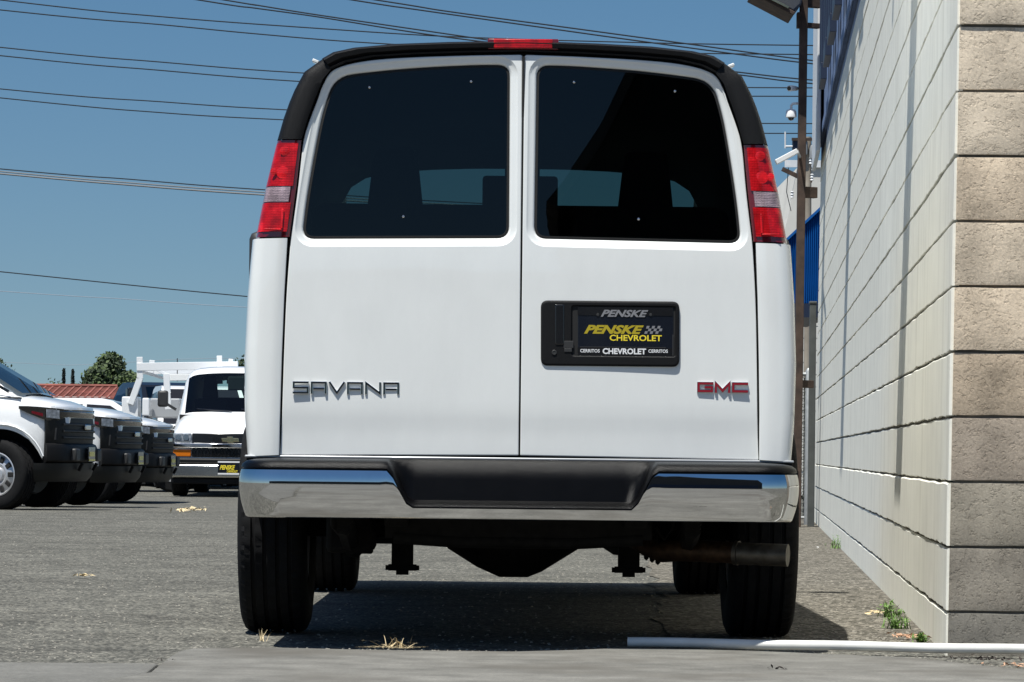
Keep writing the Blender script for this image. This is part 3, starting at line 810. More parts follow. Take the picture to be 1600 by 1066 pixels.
# ------------------------------------------------------------------ trees and far buildings
def tree(name, label, px, pytop, wpx, D, kind, hgt_leaf=.5, n=1500, leaf=.18):
    b_ = W(px, 700, D); zt = W(px, pytop, D).z; wd = wpx * D / F / 2
    t = thing(name, label, 'tree', (b_.x, D, 0))
    m1 = MB()
    if kind == 'cypress':
        m1.tube([(0,0,0),(0,0,zt*.9)], [.14,.03], 8); build('trunk', m1, M['trunk'], t)
        m2 = MB()
        for i in range(n):
            u = random.random()**.8; z = .4 + u*(zt-.4); rr_ = wd*(1-u)**.45*(.75+.25*math.sin(u*23+px))*random.random()**.3
            th = random.random()*6.28; c = Vector((rr_*math.cos(th), rr_*math.sin(th), z))
            leafq(m2, c, leaf)
        build('crown', m2, M['cypress'], t, smooth=0, kind='stuff'); return
    m1.tube([(0,0,0),(.1,0,zt*.3),(0,.1,zt*.55)], [.28,.2,.12], 8)
    cl = []
    for i in range(9):
        a_ = i*2.4; r_ = wd*random.uniform(.35,.72); z = zt*random.uniform(.50,.84)
        e = Vector((r_*math.cos(a_), r_*math.sin(a_), z)); cl.append((e, wd*random.uniform(.28,.42)))
        m1.tube([(0.05,0,zt*.28), e*.55 + Vector((0,0,zt*.18)), e], [.1,.06,.03], 6)
    cl.append((Vector((0,0,zt*.87)), zt*.13)); cl.append((Vector((0,0,zt*.65)), wd*.6))
    build('trunk', m1, M['trunk'], t)
    m2 = MB(); m3 = MB()
    for i in range(n):
        c, r_ = random.choice(cl)
        d = Vector((random.gauss(0,1), random.gauss(0,1), random.gauss(0,1))).normalized()*r_*random.random()**.35*1.05
        q = c + d
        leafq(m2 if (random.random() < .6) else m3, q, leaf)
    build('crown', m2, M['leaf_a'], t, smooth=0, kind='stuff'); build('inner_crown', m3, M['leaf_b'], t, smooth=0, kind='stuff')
def leafq(mb, c, s):
    for k in range(2):
        u = Vector((random.gauss(0,1), random.gauss(0,1), random.gauss(0,1))).normalized(); v = u.orthogonal().normalized()
        w_ = s*random.uniform(.5,1.1); cc = c + Vector((random.gauss(0,s*.5), random.gauss(0,s*.5), random.gauss(0,s*.5)))
        mb.add([cc-u*w_, cc+v*w_*.6, cc+u*w_, cc-v*w_*.6], [(0,1,2,3)])
tree('broadleaf_tree', 'round green broadleaf tree beyond the red tiled roof', 170, 552, 116, 200, 'round', n=11000, leaf=.15)
tree('cypress_tree', 'dark narrow cypress tree, the left one of two above the red roof', 98.5, 577, 7, 210, 'cypress', n=2200, leaf=.065)
tree('cypress_tree', 'dark narrow cypress tree, the right one of two, nearer the round tree', 112.5, 578, 6, 212, 'cypress', n=2200, leaf=.065)
tree('small_tree', 'small dull brownish tree left of the cypresses above the red roof', 85, 590, 12, 205, 'round', n=500, leaf=.1)
tree('broadleaf_tree', 'green tree showing as a sliver beside the left edge of the van', 388, 553, 40, 180, 'round', n=2200, leaf=.13)
tree('broadleaf_tree', 'treetop just showing above the roof of the pickup at the left edge', 0, 562, 26, 220, 'round', n=900, leaf=.12)
tree('broadleaf_tree', 'low green bush beside the red roof gable and the round tree', 132, 593, 24, 196, 'round', n=900, leaf=.1)
tree('broadleaf_tree', 'low dark green tree in front of the round tree above the black truck', 196, 583, 36, 190, 'round', n=1600, leaf=.11)
# red roofed building
DR = 150
o = W(60, 700, DR); t = thing('red_roof_house', 'low building with a red tiled roof beyond the parked pickups', 'building', (o.x, DR, 0))
def rp_(px, py): p = W(px, py, DR); return (p.x - o.x, p.z)
x0, zr = rp_(72, 600.5); x1, ze = rp_(182, 624)
m1 = MB(); m1.box(x0-8+.3, x1-.3, .3, 7.7, 0, ze+.1); build('wall', m1, M['far_wall'], t, smooth=0)
m1 = MB(); zrr = rp_(120, 603)[1]
m1.add([(x0-8,0,ze),(x1,0,ze),(x1-.35,4,zrr),(x0-8,4,zrr),(x0-8,8,ze),(x1,8,ze),(x0-8,0,ze-.15),(x1,0,ze-.15)], [(0,1,2,3),(3,2,5,4),(1,5,2),(6,7,1,0)]); rf = build('roof', m1, M['roof_red'], t, smooth=0)
m2 = MB()
for j in range(10):
    f0 = j/10; f1 = (j+.92)/10
    z_a = ze + (zrr-ze)*f0; z_b = ze + (zrr-ze)*f1
    m2.add([(x0-8, 4*f0-.02, z_a+.05),(x1-.35*f0,4*f0-.02,z_a+.05),(x1-.35*f1,4*f1-.02,z_b+.02),(x0-8,4*f1-.02,z_b+.02),(x0-8,4*f0-.02,z_a),(x1-.35*f0,4*f0-.02,z_a)], [(0,1,2,3),(4,5,1,0)])
x_ = x0-8
while x_ < x1-.4:
    m2.bar((x_, -.02, ze+.055), (x_, 3.9, zrr+.035), .08, .03); x_ += .3
build('tile', m2, M['roof_red'], rf, smooth=0, kind='stuff')
m1 = MB(); a = rp_(72,600); m1.tube([(x1-.4,4,zrr+.05),(x0-8,4,zrr+.05)], .1, 6); build('ridge', m1, M['roof_red'], t)

sb = thing('reflection_building', 'low dark building added unseen behind the viewpoint for a thin dark line in the chrome', 'building', (-14, -45, 0))  # added out of view so the chrome mirrors a dark line
m1 = MB(); m1.box(-26, 22, -10, 0, 0, 4.6); build('wall', m1, M['garage'], sb, smooth=0)
m1 = MB(); m1.box(-26.3, 22.3, -10.3, .4, 4.603, 4.9); build('roof', m1, M['garage_trim'], sb, smooth=0)
for k in range(6):
    m1 = MB(); m1.box(-23+k*7.5, -19+k*7.5, .004, .05, .9, 2.5); build('window', m1, M['black_gloss'], sb, smooth=0)
# a dark gabled workshop stands behind the viewer: only its reflection shows in the glass and chrome
gar = thing('workshop', 'dark gabled workshop behind the viewpoint, seen only mirrored in the right rear window', 'building', (3.6, -12, 0))
m1 = MB(); m1.prism([(-2.7,0),(6,0),(6,5.2),(1.0,11.6),(-2.7,5.0)], -8, 0); build('wall', m1, M['garage'], gar, smooth=0)
m1 = MB(); m1.bar((-2.95,-3.9,4.7),(1.0,-3.9,11.8), 8.4, .14, (0,0,1)); m1.bar((1.1,-3.9,11.8),(6.3,-3.9,5.0), 8.4, .14, (0,0,1)); build('roof', m1, M['garage_trim'], gar, smooth=0)
m1 = MB(); m1.box(-1.6, 3.4, .004, .06, 0, 3.0); dr = build('door', m1, M['navy'], gar, smooth=0, bevel=.01)

# ------------------------------------------------------------------ the white van
VX0 = 11.5 / 474.3; VD = 11.95
def lean(z): return .030 * max(0.0, (z - 1.25) / .8) ** 1.3
def v(px, py, dy=0.0):
    x, y = derot(px, py); D = VD + dy
    for _ in range(3):
        z = CAMH + y * D / F; D = VD + lean(z) + dy
    return (x * D / F - VX0, CAMH + y * D / F)
def interp(tab, t):
    if t <= tab[0][0]: return tab[0][1]
    for (a, fa), (b_, fb_) in zip(tab, tab[1:]):
        if t <= b_: return fa + (fb_ - fa) * (t - a) / (b_ - a)
    return tab[-1][1]
def sst(a, b_, t):
    t = max(0, min(1, (t - a) / (b_ - a))); return t*t*(3-2*t)
def resample(poly, n):
    d = [0]
    for a, b_ in zip(poly, poly[1:]): d.append(d[-1] + math.dist(a, b_))
    out = []
    for i in range(n):
        t = d[-1]*i/(n-1); k = 0
        while k < len(d)-2 and d[k+1] < t: k += 1
        f = (t - d[k]) / max(1e-9, d[k+1]-d[k])
        out.append(tuple(poly[k][j] + (poly[k+1][j]-poly[k][j])*f for j in range(2)))
    return out

IN_ = [(436,711),(437,660),(440,560),(444,460),(449,372),(452,371),(463,290),(471,218),(481,185),(491,158),(498,141),(505,124),(518,108),(542,97),(583,89),(650,85),(740,82),(816,81)]
OUT_= [(384,713),(380,650),(379,560),(384,460),(392,373),(397,371),(413,290),(431,217),(441,182),(450,157),(458,138),(473,110),(502,90),(519,80),(551,73),(616,67),(700,64),(816,62)]
INv = [v(*p) for p in IN_]; OUTv = [v(*p) for p in OUT_]
INv[-1] = (0, INv[-1][1]); OUTv[-1] = (0, OUTv[-1][1])
NB = 30
rear_half = resample([(-p[0]*.985, p[1] - .012) for p in OUTv], NB)
full_half = resample([(.93,.47),(.985,.60),(.998,.85),(.985,1.05),(.955,1.3),(.90,1.6),(.855,1.82),(.80,1.96),(.70,2.03),(.45,2.06),(.2,2.07),(0,2.07)], NB)
ZT = [(0,2.07),(4.1,2.07),(4.3,2.03),(4.42,1.955),(5.15,1.33),(5.2,1.30),(5.6,1.20),(5.85,1.10),(5.98,1.02),(6.03,.97)]
WS = [(0,1),(5.0,1),(5.5,.985),(5.8,.955),(5.95,.92),(6.03,.895)]
REAR_AX, FRONT_AX = 1.05, 4.99
def van_ring(y, inset=1.0):
    t = sst(.10, 1.3, y); zt = interp(ZT, y); ws = interp(WS, y)
    arch = .47
    for ax in (REAR_AX, FRONT_AX):
        if abs(y - ax) < .46: arch = max(arch, .385 + math.sqrt(.46**2 - (y-ax)**2))
    pts = []
    for a, b_ in zip(rear_half, full_half):
        x = a[0] + (b_[0]-a[0])*t; z = a[1] + (b_[1]-a[1])*t
        if zt < 2.07 and z > .9: z = .9 + (z - .9) * (zt - .9) / (2.07 - .9)
        z = max(z, arch) if z < .9 else z
        pts.append((x*ws*inset, y, (z if inset == 1 else .5 + (z-.5)*inset)))
    return [(-p[0], p[1], p[2]) for p in pts] + pts[::-1][1:]
def tyre_mesh(R_, w_, groove=True, n=72):
    m1 = MB(); h = w_/2
    prof = [(-h*.86, R_*.60), (-h*.97, R_*.68), (-h, R_*.80), (-h*.97, R_*.90), (-h*.88, R_*.965), (-h*.76, R_*.993)]
    if groove:
        for g in (-.52, -.18, .18, .52):
            a0, a1 = g*h*1.0 - .006, g*h + .006
            prof += [(a0-.002, R_), (a0, R_-.010), (a1, R_-.010), (a1+.002, R_)]
    else: prof += [(-h*.3, R_), (h*.3, R_)]
    prof += [(h*.76, R_*.993), (h*.88, R_*.965), (h*.97, R_*.90), (h, R_*.80), (h*.97, R_*.68), (h*.86, R_*.60)]
    rings = []
    np_ = len(prof)
    for i, (a, r) in enumerate(prof):
        ring = []
        for k in range(n*2):
            t_ = math.pi*k/n; rr_ = r
            if groove and (k % 2 == 0) and (i in (4,5) or i in (np_-5, np_-6)): rr_ -= .006
            if groove and (k + (i//2)) % 4 == 0 and 6 <= i <= np_-7 and r > R_-.001: rr_ -= .005
            ring.append((a, rr_*math.cos(t_), rr_*math.sin(t_)))
        rings.append(ring)
    m1.loft(rings, True, False, False)
    return m1
def rot_xy(mb):   # X axis wheel -> Y axis wheel
    mb.v = [(-p[1], p[0], p[2]) for p in mb.v]; return mb
def wheel(parent, x, y, R_, w_, side):
    o_ = bpy.data.objects.new('wheel', None); COL.objects.link(o_); o_.parent = parent; o_.location = (x, y, R_)
    build('tyre', tyre_mesh(R_, w_), M['rubber'], o_, smooth=30)
    m1 = MB(); s = side
    m1.lathe([(s*w_*.47, R_*.60), (s*w_*.40, R_*.57), (s*w_*.30, R_*.52), (s*w_*.34, R_*.30), (s*w_*.40, R_*.2), (s*w_*.42, R_*.05), (0,.0), (-s*w_*.2,R_*.5), (-s*w_*.42,R_*.60)], 'X', n=32, cap=False)
    build('rim', m1, M['rim_white'], o_)
    return o_

def van_body(root, tint=True):
    ys = [.12,.2,.3,.42] + [.5 + i*.05 for i in range(24)] + [1.75,2.1,2.5,3.0,3.5,4.0,4.2,4.3,4.42] + [4.5+i*.05 for i in range(20)] + [5.5,5.6,5.7,5.8,5.87,5.93,5.98,6.03]
    rings = [van_ring(y) for y in ys]
    n = len(rings[0]); m1 = MB(); m2 = MB()
    # the side outline is symmetric: glass faces are those above the shoulder between the stations of the windscreen
    o_ = [p for r in rings for p in r]; fb_ = []; fg = []
    sh = next(i for i, p in enumerate(full_half) if p[0] < .80)
    for j in range(len(ys)-1):
        for i in range(n-1):
            f = (j*n+i, j*n+i+1, (j+1)*n+i+1, (j+1)*n+i)
            if 4.42 - 1e-6 <= ys[j] < 5.12 and sh <= i < n-1-sh: fg.append(f)
            else: fb_.append(f)
    fb_.append(tuple((len(ys)-1)*n + i for i in range(n)))
    m1.add(o_, fb_); build('body', m1, M['paint'], root, smooth=35)
    m2.add(o_, fg); used = sorted({i for f in fg for i in f}); mp = {a: k for k, a in enumerate(used)}
    m2.v = [o_[i] for i in used]; m2.f = [tuple(mp[i] for i in f) for f in fg]; m2.m = [0]*len(fg)
    build('windscreen', m2, M['clear'], root, smooth=60)
    # dark cabin lining and floor
    m1 = MB(); yy = [.16,.3,.6,1,1.6,2.4,3.2,4.0,4.38]
    m1.loft([[(p[0], p[1], max(p[2], .62)) for p in van_ring(y, .965)] for y in yy], closed=False)
    m1.box(-.93,.93,.13,5.9,.545,.60); m1.box(-.86,.86,5.2,5.24,.6,1.28)
    build('cabin_lining', m1, M['liner'], root, smooth=30)
    for sx in (-1, 1):
        m1 = MB(); m1.box(sx*.42-.19 , sx*.42+.19, .82,.92,1.0,1.5) if False else m1.box(sx*.52-.26, sx*.52+.26, 3.35,3.5,.9,1.56)
        build('front_seat', m1, M['seat'], root, bevel=.05)
        m1 = MB(); m1.prism([(sx*.53-.13,1.57),(sx*.53+.13,1.57),(sx*.53+.09,1.93),(sx*.53-.09,1.93)], 3.38, 3.48)
        build('headrest', m1, M['seat'], root, bevel=.02)
    m1 = MB(); m1.box(-.80,.80,1.9,2.02,.62,1.60); build('bench_seat', m1, M['seat'], root, bevel=.05)
    m1 = MB(); m1.box(-.17,.17,4.40,4.43,1.68,1.90); build('inner_mirror', m1, M['liner'], root, bevel=.02)
    # door mirrors
    for sx in (-1, 1):
        m1 = MB(); m1.box(sx*1.246 if sx < 0 else 1.08, sx*1.08 if sx < 0 else 1.246, 4.75, 4.87, 1.40, 1.66)
        mo = build('door_mirror', m1, M['grey_plastic'], root, bevel=.035)
        m1 = MB(); m1.bar((sx*.95,4.85,1.36),(sx*1.12,4.83,1.46),.05,.04); build('mirror_arm', m1, M['grey_plastic'], mo)
    # running gear
    for x in (-.86, .86):
        s = 1 if x > 0 else -1
        wheel(root, x, REAR_AX, .385, .245, s); wheel(root, x, FRONT_AX, .385, .245, s)
    # front end
    def face(name, x0, x1, z0, z1, y0, y1, m, bev=.012):
        m1 = MB(); m1.box(x0, x1, y0, y1, z0, z1); return build(name, m1, M[m], root, bevel=bev)
    for s in (-1, 1):
        a, b_ = sorted((s*.60, s*.885)); face('headlight', a, b_, .855, .985, 5.9, 6.055, 'headlamp')
        face('turn_signal', a-.0, b_, .62, .735, 5.9, 6.057, 'amber')
        for k in range(2):
            m1 = MB(); m1.lathe([(0,.05),(.01,.046)], 'Y', (s*(.68+.12*k), 6.056, .92), 16); build('headlight_reflector', m1, M['chrome_far'], root)
    g = face('grille', -.59, .59, .615, .985, 5.95, 6.045, 'black_gloss')
    m1 = MB(); m1.box(-.9,.9,6.046,6.085,.755,.835); build('grille_bar', m1, M['chrome'], root, bevel=.02)
    for k in range(22):
        x = -.56 + k*.0533
        if k % 1 == 0:
            m1 = MB(); m1.bar((x,6.05,.62),(x+.05,6.05,.75),.006,.006,(0,1,0)); m1.bar((x+.05,6.05,.62),(x,6.05,.75),.006,.006,(0,1,0)); build('grille_mesh', m1, M['dark_steel'], g, smooth=0)
    face('bumper_step', -.93, .93, .51, .60, 5.9, 6.11, 'black_plastic', .03)
    face('front_bumper', -.94, .94, .30, .505, 5.75, 6.16, 'chrome_far', .03)
    face('valance', -.88, .88, .20, .295, 5.75, 6.10, 'black_plastic', .02)
    m1 = MB(); m1.tube([(-.7,5.17,1.34),(-.1,5.13,1.37)], .012, 6); build('wiper', m1, M['black_gloss'], root)
    m1 = MB(); m1.tube([(.05,5.17,1.34),(.6,5.13,1.37)], .012, 6); build('wiper', m1, M['black_gloss'], root)

vroot = thing('parked_van', 'large white van seen square from behind, with dark rear windows and chrome bumper', 'van', (VX0, VD, 0), R(.0))
van_body(vroot)

# corner strips: white pillar, tail light, black trim
PROF = [(0,.035),(0,.002),(.02,0),(.3,-.001),(.6,.002),(.8,.009),(.92,.027),(1,.08),(1.0,.21)]
def corner(name, i0, i1, m, proud=0, s0=0, s1=1, cap=True, parent=vroot, sub=1, both=True, t0=None, t1=None):
    """strip between the door seam and the outline, rows i0..i1 of the traced pairs"""
    rows = []
    idx = [i0 + k*(i1-i0)/(max(1, int((i1-i0)*4))) for k in range(int((i1-i0)*4)+1)] if t0 is None else [t0 + (t1-t0)*k/8 for k in range(9)]
    for t_ in idx:
        k = min(int(t_), len(INv)-2); f = t_ - k
        a = [INv[k][j] + (INv[k+1][j]-INv[k][j])*f for j in range(2)]
        b_ = [OUTv[k][j] + (OUTv[k+1][j]-OUTv[k][j])*f for j in range(2)]
        row = []
        pr = [(s, y) for s, y in PROF if s0 < s < s1 or (s0 == 0 and s == 0) or (s1 == 1 and s == 1)]
        def yat(s): return interp([(p[0], p[1]) for p in PROF[1:8]], s)
        if s0 > 0: pr = [(s0, .03), (s0, yat(s0)+.002), (s0+.012, yat(s0+.012))] + [p for p in pr if p[0] > s0+.012]
        if s1 < 1: pr = [p for p in pr if p[0] < s1-.012] + [(s1-.012, yat(s1-.012)), (s1, yat(s1)+.002), (s1, .05)]
        for s, y in pr:
            x = a[0] + (b_[0]-a[0])*s; z = a[1] + (b_[1]-a[1])*s
            row.append((x + (.004 if s == 0 and s0 == 0 else 0)*0, y + lean(z) - proud, z))
        rows.append(row)
    if cap:
        c0 = [(p[0], p[1]+.03, p[2]) for p in rows[0]]; c1 = [(p[0], p[1]+.03, p[2]) for p in rows[-1]]
        rows = [c0] + rows + [c1]
    for sgn_ in ((1, -1) if both else (1,)):
        m1 = MB(); m1.loft([[(sgn_*p[0], p[1], p[2]) for p in r] for r in rows], closed=False, flip=(sgn_ > 0))
        build(name, m1, M[m], parent, smooth=50)
corner('rear_pillar', 0, 4, 'paint', proud=0)
# tail lights: housing, two red lenses, one clear
def tl(z_y):   # photo y of a left tail-light level -> row parameter
    return 5 + (371 - z_y)/81 if z_y > 290 else 6 + (290 - z_y)/72
for sgn_ in (1, -1): pass
TL = {}
for sgn_ in (1, -1):
    m1 = MB()
    o_ = bpy.data.objects.new('tail_light', None); COL.objects.link(o_); o_.parent = vroot; TL[sgn_] = o_
def lamp_part(name, ya, yb, m, proud, s0, s1):
    n0 = set(bpy.data.objects)
    corner(name, 0, 0, m, proud, s0, s1, True, vroot, t0=tl(ya), t1=tl(yb))
    new = [o_ for o_ in bpy.data.objects if o_ not in n0]
    new[0].parent = TL[1]; new[1].parent = TL[-1]
lamp_part('housing', 370.2, 219.5, 'red_dark', .000, 0, 1)
lamp_part('red_lens', 362, 317, 'red_lens', .004, .08, 1)
lamp_part('clear_lens', 315.4, 292, 'clear_lens', .005, .16, 1)
lamp_part('red_lens', 290.4, 224, 'red_lens', .004, .09, 1)
# bright L-shaped reflector in the lower lens, bulb bowls in the upper one with their glow put into brighter red
for sgn_ in (1, -1):
    def q(px, py): a = v(px, py); return (-abs(a[0]) if sgn_ > 0 else abs(a[0]), a[1])
    m1 = MB(); a = q(442, 327); b_ = q(440, 357)
    m1.bar((a[0], -.0045, a[1]), (b_[0], -.0045, b_[1]), .007, .004, (0,1,0)); c_ = q(413, 358)
    m1.bar((b_[0], -.0045, b_[1]-.004), (c_[0], -.0035, c_[1]), .004, .004, (0,1,0)); build('reflector', m1, M['red_bright'], TL[sgn_], bevel=.001)
    for (px_, py_, r_) in ((445,236,.013),(442,270,.017),(428,268,.009)):
        a = q(px_, py_); m1 = MB()
        m1.lathe([(0.0002,r_*1.25),(-.0002,r_*1.0),(-.0005,r_*.5),(-.0006,.001)], 'Y', (a[0], lean(a[1]) - .0045, a[1]), 18); build('bulb_bowl', m1, M['red_bright'], TL[sgn_])
corner('side_trim', 7, 12, 'black_plastic', proud=.006)
# roof trim over both doors with two ridges
rows = []
TT = [12.02, 12.3, 12.6] + [13 + i*.25 for i in range(17)]
half = []
for t_ in TT:
    k = min(int(t_), len(INv)-2); f = t_ - k
    a = [INv[k][j] + (INv[k+1][j]-INv[k][j])*f for j in range(2)]; b_ = [OUTv[k][j] + (OUTv[k+1][j]-OUTv[k][j])*f for j in range(2)]
    pr = [(0,.05),(0,-.004),(.04,-.007),(.12,-.008),(.17,-.004),(.22,.000),(.30,-.003),(.38,-.012),(.72,-.015),(.78,-.012),(.86,-.003),(.94,.012),(1,.045),(1.0,.2)]
    half.append([(a[0] + (b_[0]-a[0])*s, y + lean(a[1]), a[1] + (b_[1]-a[1])*s) for s, y in pr])
rows = half + [[(-p[0], p[1], p[2]) for p in r] for r in half[::-1][1:]]
rows = [[(p[0], p[1]+.04, p[2]) for p in rows[0]]] + rows + [[(p[0], p[1]+.04, p[2]) for p in rows[-1]]]
m1 = MB(); m1.loft(rows, closed=False, flip=True); build('roof_trim', m1, M['black_plastic'], vroot, smooth=35)
for sgn_ in (1, -1):
    a = v(487, 89); m1 = MB(); m1.bar((-sgn_*abs(a[0])*1.0, .10, a[1]-.004), (-sgn_*(abs(a[0])-.02), .10, a[1]-.012), .05, .010); build('drip_rail_end', m1, M['paint'], vroot, bevel=.002)
# third brake light
a = v(762, 77); b_ = v(873, 63)
bl = bpy.data.objects.new('brake_light', None); COL.objects.link(bl); bl.parent = vroot
m1 = MB(); m1.box(a[0], b_[0], .02, .14, a[1]-.001, b_[1]+.003); build('lamp_housing', m1, M['red_dark'], bl, bevel=.004)
m1 = MB(); m1.box(a[0]+.02, b_[0]-.02, .012, .10, a[1]+.002, b_[1]+.001); build('lamp_lens', m1, M['red_lens'], bl, bevel=.003)
bpy.context.view_layer.update()

# inner frame behind the doors with window openings
GL = [(474,370.5,.035),(793,369.8,.035),(794.5,103.5,.035),(751,103,.06),(650,107.5,.12),(580,114,.12),(524,121,.09),(507,172,.16),(497,219,.2),(481,310,.2)]
DRP = [(437,711,.004),(813.5,712,.004),(816.5,85.5,.01),(740,86.5,.05),(650,89,.08),(583,93,.08),(540,100.5,.08),(513,112,.04),(501,143,.08),(483,188,.10),(473,219,.10),(466,290,.10),(454,372,.03),(447,460,.2),(443,560,.2),(440,660,.1)]
def loc_poly(tr, sgn_, seg=6):
    pts = []
    for x, y, r in tr:
        a = v(x, y); pts.append((min(a[0], -.0026)*sgn_, a[1], r))
    return rpoly(pts, seg)
def yf(dx):
    return lambda x, z: lean(z) + .010*(x/.8)**2 + .005*sst(.80, .70, z) - .004*sst(.80,.86,z)*0 + dx
frames = MB()
gl0 = {s: loc_poly(GL, s) for s in (1, -1)}
outer = rpoly([(x*.985, z - .02) for x, z in OUTv] + [(-x*.985, z - .02) for x, z in OUTv[::-1][1:]], 1)
sheet(frames, outer, [offset(gl0[1], -.01), offset(gl0[-1], -.01)], yf(.035), .12)
build('door_frame', frames, M['gap'], vroot, smooth=0)
door = {}
for sgn_ in (1, -1):     # 1 = left door (negative x), -1 = right door
    dp = dense(loc_poly(DRP, sgn_), .035); gp = dense(gl0[sgn_], .035)
    if sgn_ < 0: pass
    m1 = MB(); Y0 = yf(0)
    fo = offset(dp, -.0035); ho = offset(gp, .032)
    sheet(m1, fo, [ho], Y0, .03)
    rim(m1, [(fo, yf(0)), (offset(dp, -.0018), yf(.0004)), (offset(dp, -.0005), yf(.0015)), (dp, yf(.005)), (dp, yf(.03))], flip=True)
    rim(m1, [(ho, yf(0)), (offset(gp, .029), yf(.0012)), (offset(gp, .024), yf(.0052)), (offset(gp, .014), yf(.0062)), (offset(gp, .008), yf(.009)), (offset(gp, .004), yf(.016)), (offset(gp, .004), yf(.03))], flip=False)
    d = wnorm(build('rear_door', m1, M['paint'], vroot, smooth=40)); door[sgn_] = d
    m1 = MB(); rim(m1, [(offset(gp, .0038), yf(.028)), (offset(gp, .0038), yf(.013)), (offset(gp, -.003), yf(.012)), (offset(gp, -.004), yf(.016))])
    build('window_seal', m1, M['gap'], d, smooth=50)
    m1 = MB(); sheet(m1, offset(gp, -.0035), [], yf(.0145), .2); build('window_glass', m1, M['tint'], d, smooth=60)
    for (px_, py_) in ((577,136),(736,127),(630,338)) if sgn_ > 0 else ((1055,142),(897,128),(998,342)):
        a = v(px_, py_); m1 = MB(); m1.lathe([(0,.0055),(-.003,.005),(-.005,.003),(-.006,.0004)], 'Y', (a[0], yf(.014)(a[0], a[1]), a[1]), 14)
        build('latch_knob', m1, M['chrome'], d)
m1 = MB(); a = v(815, 84); m1.box(-.004,.004, .018, .03, .64, a[1]-.01); build('centre_seal', m1, M['gap'], vroot, smooth=0)
# sill below the doors
m1 = MB(); z0 = v(600, 717)[1]; z1 = v(600, 712.6)[1]; m1.box(-.905,.905,.006,.06,z0,z1-.001); build('sill_strip', m1, M['grey_strip'], vroot, bevel=.003)
m1 = MB(); m1.box(-.90,.90,.02,.3,.50,z0-.001); build('rear_crossbeam', m1, M['gap'], vroot, smooth=0)

# ---------------------------------------------------------------- rear bumper
def path():
    P = []
    pts = []
    for i in range(-36, 37): 
        x = .772*i/36; pts.append((x, -.20 + .035*(x/.772)**2))
    rc = .125
    cx, cy = .772, -.165 + rc
    right = [(cx + rc*math.sin(t_), cy - rc*math.cos(t_)) for t_ in [R(a) for a in range(10, 91, 10)]]
    right += [(cx + rc + .004, y) for y in (.03, .12, .22, .32)]
    left = [(-x, y) for x, y in right[::-1]]
    return left + pts + right
BP = path()
def bnorm(i):
    a = Vector(BP[max(0,i-1)]); b_ = Vector(BP[min(len(BP)-1,i+1)]); t_ = (b_-a).normalized()
    return Vector((t_.y, -t_.x))
ZLOW, ZHI, ZB = .468, .588, .437
def well(x): return 1 - sst(.355, .44, abs(x - .008))     # 1 inside the step, 0 outside
rings = []; pad = []
for i, (x, y) in enumerate(BP):
    n_ = bnorm(i); w_ = well(x); zt = ZHI + (ZLOW-ZHI)*w_
    row = []
    for k in range(13):
        t_ = k/12; z = ZB + (zt - ZB)*t_
        # bulging face: fullest a third of the way down from the top
        fz = (z - ZB)/(ZHI - ZB)
        o_ = .022*(1 - ((fz-.72)/.72)**2) if fz < .72 else .022*(1 - ((fz-.72)/.52)**2)
        row.append((x + n_.x*o_, y + n_.y*o_, z))
    ot = row[-1]
    row = [(x - n_.x*.05, y - n_.y*.05, ZB-.004), (x - n_.x*.006, y - n_.y*.006, ZB-.004)] + row + [(ot[0]-n_.x*.012, ot[1]-n_.y*.012, zt+.003)]
    rings.append(row)
    # black pad above
    hi = [(.006,.590),(.000,.596),(.004,.607),(.018,.617),(.045,.622),(.075,.624),(.10,.625),(.115,.626),(.12,.627)]
    lo = [(.006,.470),(.003,.474),(.010,.480),(.022,.482),(.060,.484),(.078,.494),(.090,.56),(.100,.612),(.12,.627)]
    u = (ot[0], ot[1]); rowp = []
    for (d0, z0_), (d1, z1_) in zip(hi, lo):
        dd = d0 + (d1-d0)*w_; z = z0_ + (z1_-z0_)*w_
        rowp.append((u[0] - n_.x*dd, u[1] - n_.y*dd, z))
    rowp.append((u[0]-n_.x*.125, u[1] - n_.y*.125, .60))
    pad.append(rowp)
bmp = bpy.data.objects.new('rear_bumper', None); COL.objects.link(bmp); bmp.parent = vroot
m1 = MB(); m1.loft(rings, closed=False, cap0=False); build('chrome_face', m1, M['chrome'], bmp, smooth=50)
m1 = MB(); m1.loft(pad, closed=False); build('step_pad', m1, M['bumper_plastic'], bmp, smooth=50)
for (px_, w_) in ((468,30),(508,46),(560,60),(1085,10),(1110,10),(1128,12)):   # worn, glinting scuffs on the pad
    pass
# deck between pad and body
m1 = MB(); m1.box(-.88,.88,-.09,.02,.585,.618); build('bumper_deck', m1, M['gap'], bmp, smooth=0)

# ---------------------------------------------------------------- underside
m1 = MB()
m1.lathe([(-.80,.045),(-.26,.05),(-.235,.085),(-.13,.15),(-.05,.185),(.05,.185),(.10,.165),(.235,.08),(.26,.05),(.80,.045)], 'X', (-.015, REAR_AX, .390), 28)
build('rear_axle', m1, M['dark_steel'], vroot)
for x in (-.41, .395):
    m1 = MB(); m1.box(x-.038, x+.038, .92, .99, .245, .5); sh_ = build('shock_absorber', m1, M['dark_steel'], vroot, bevel=.004)
    m1 = MB(); m1.box(x-.05, x+.05, .935, .975, .228, .25); m1.tube([(x-.06,.955,.238),(x+.06,.955,.238)], .009, 8); m1.box(x-.022,x+.022,.94,.97,.213,.228); build('mounting_bolt', m1, M['dark_steel'], sh_)
    m1 = MB(); m1.box(x-.04, x+.04, .2, 5.7, .40, .52); build('frame_rail', m1, M['dark_steel'], vroot, bevel=.006)
m1 = MB(); m1.box(-.90,.90,.02,5.6,.50,.54); build('floor_pan', m1, M['dark_steel'], vroot, smooth=0)
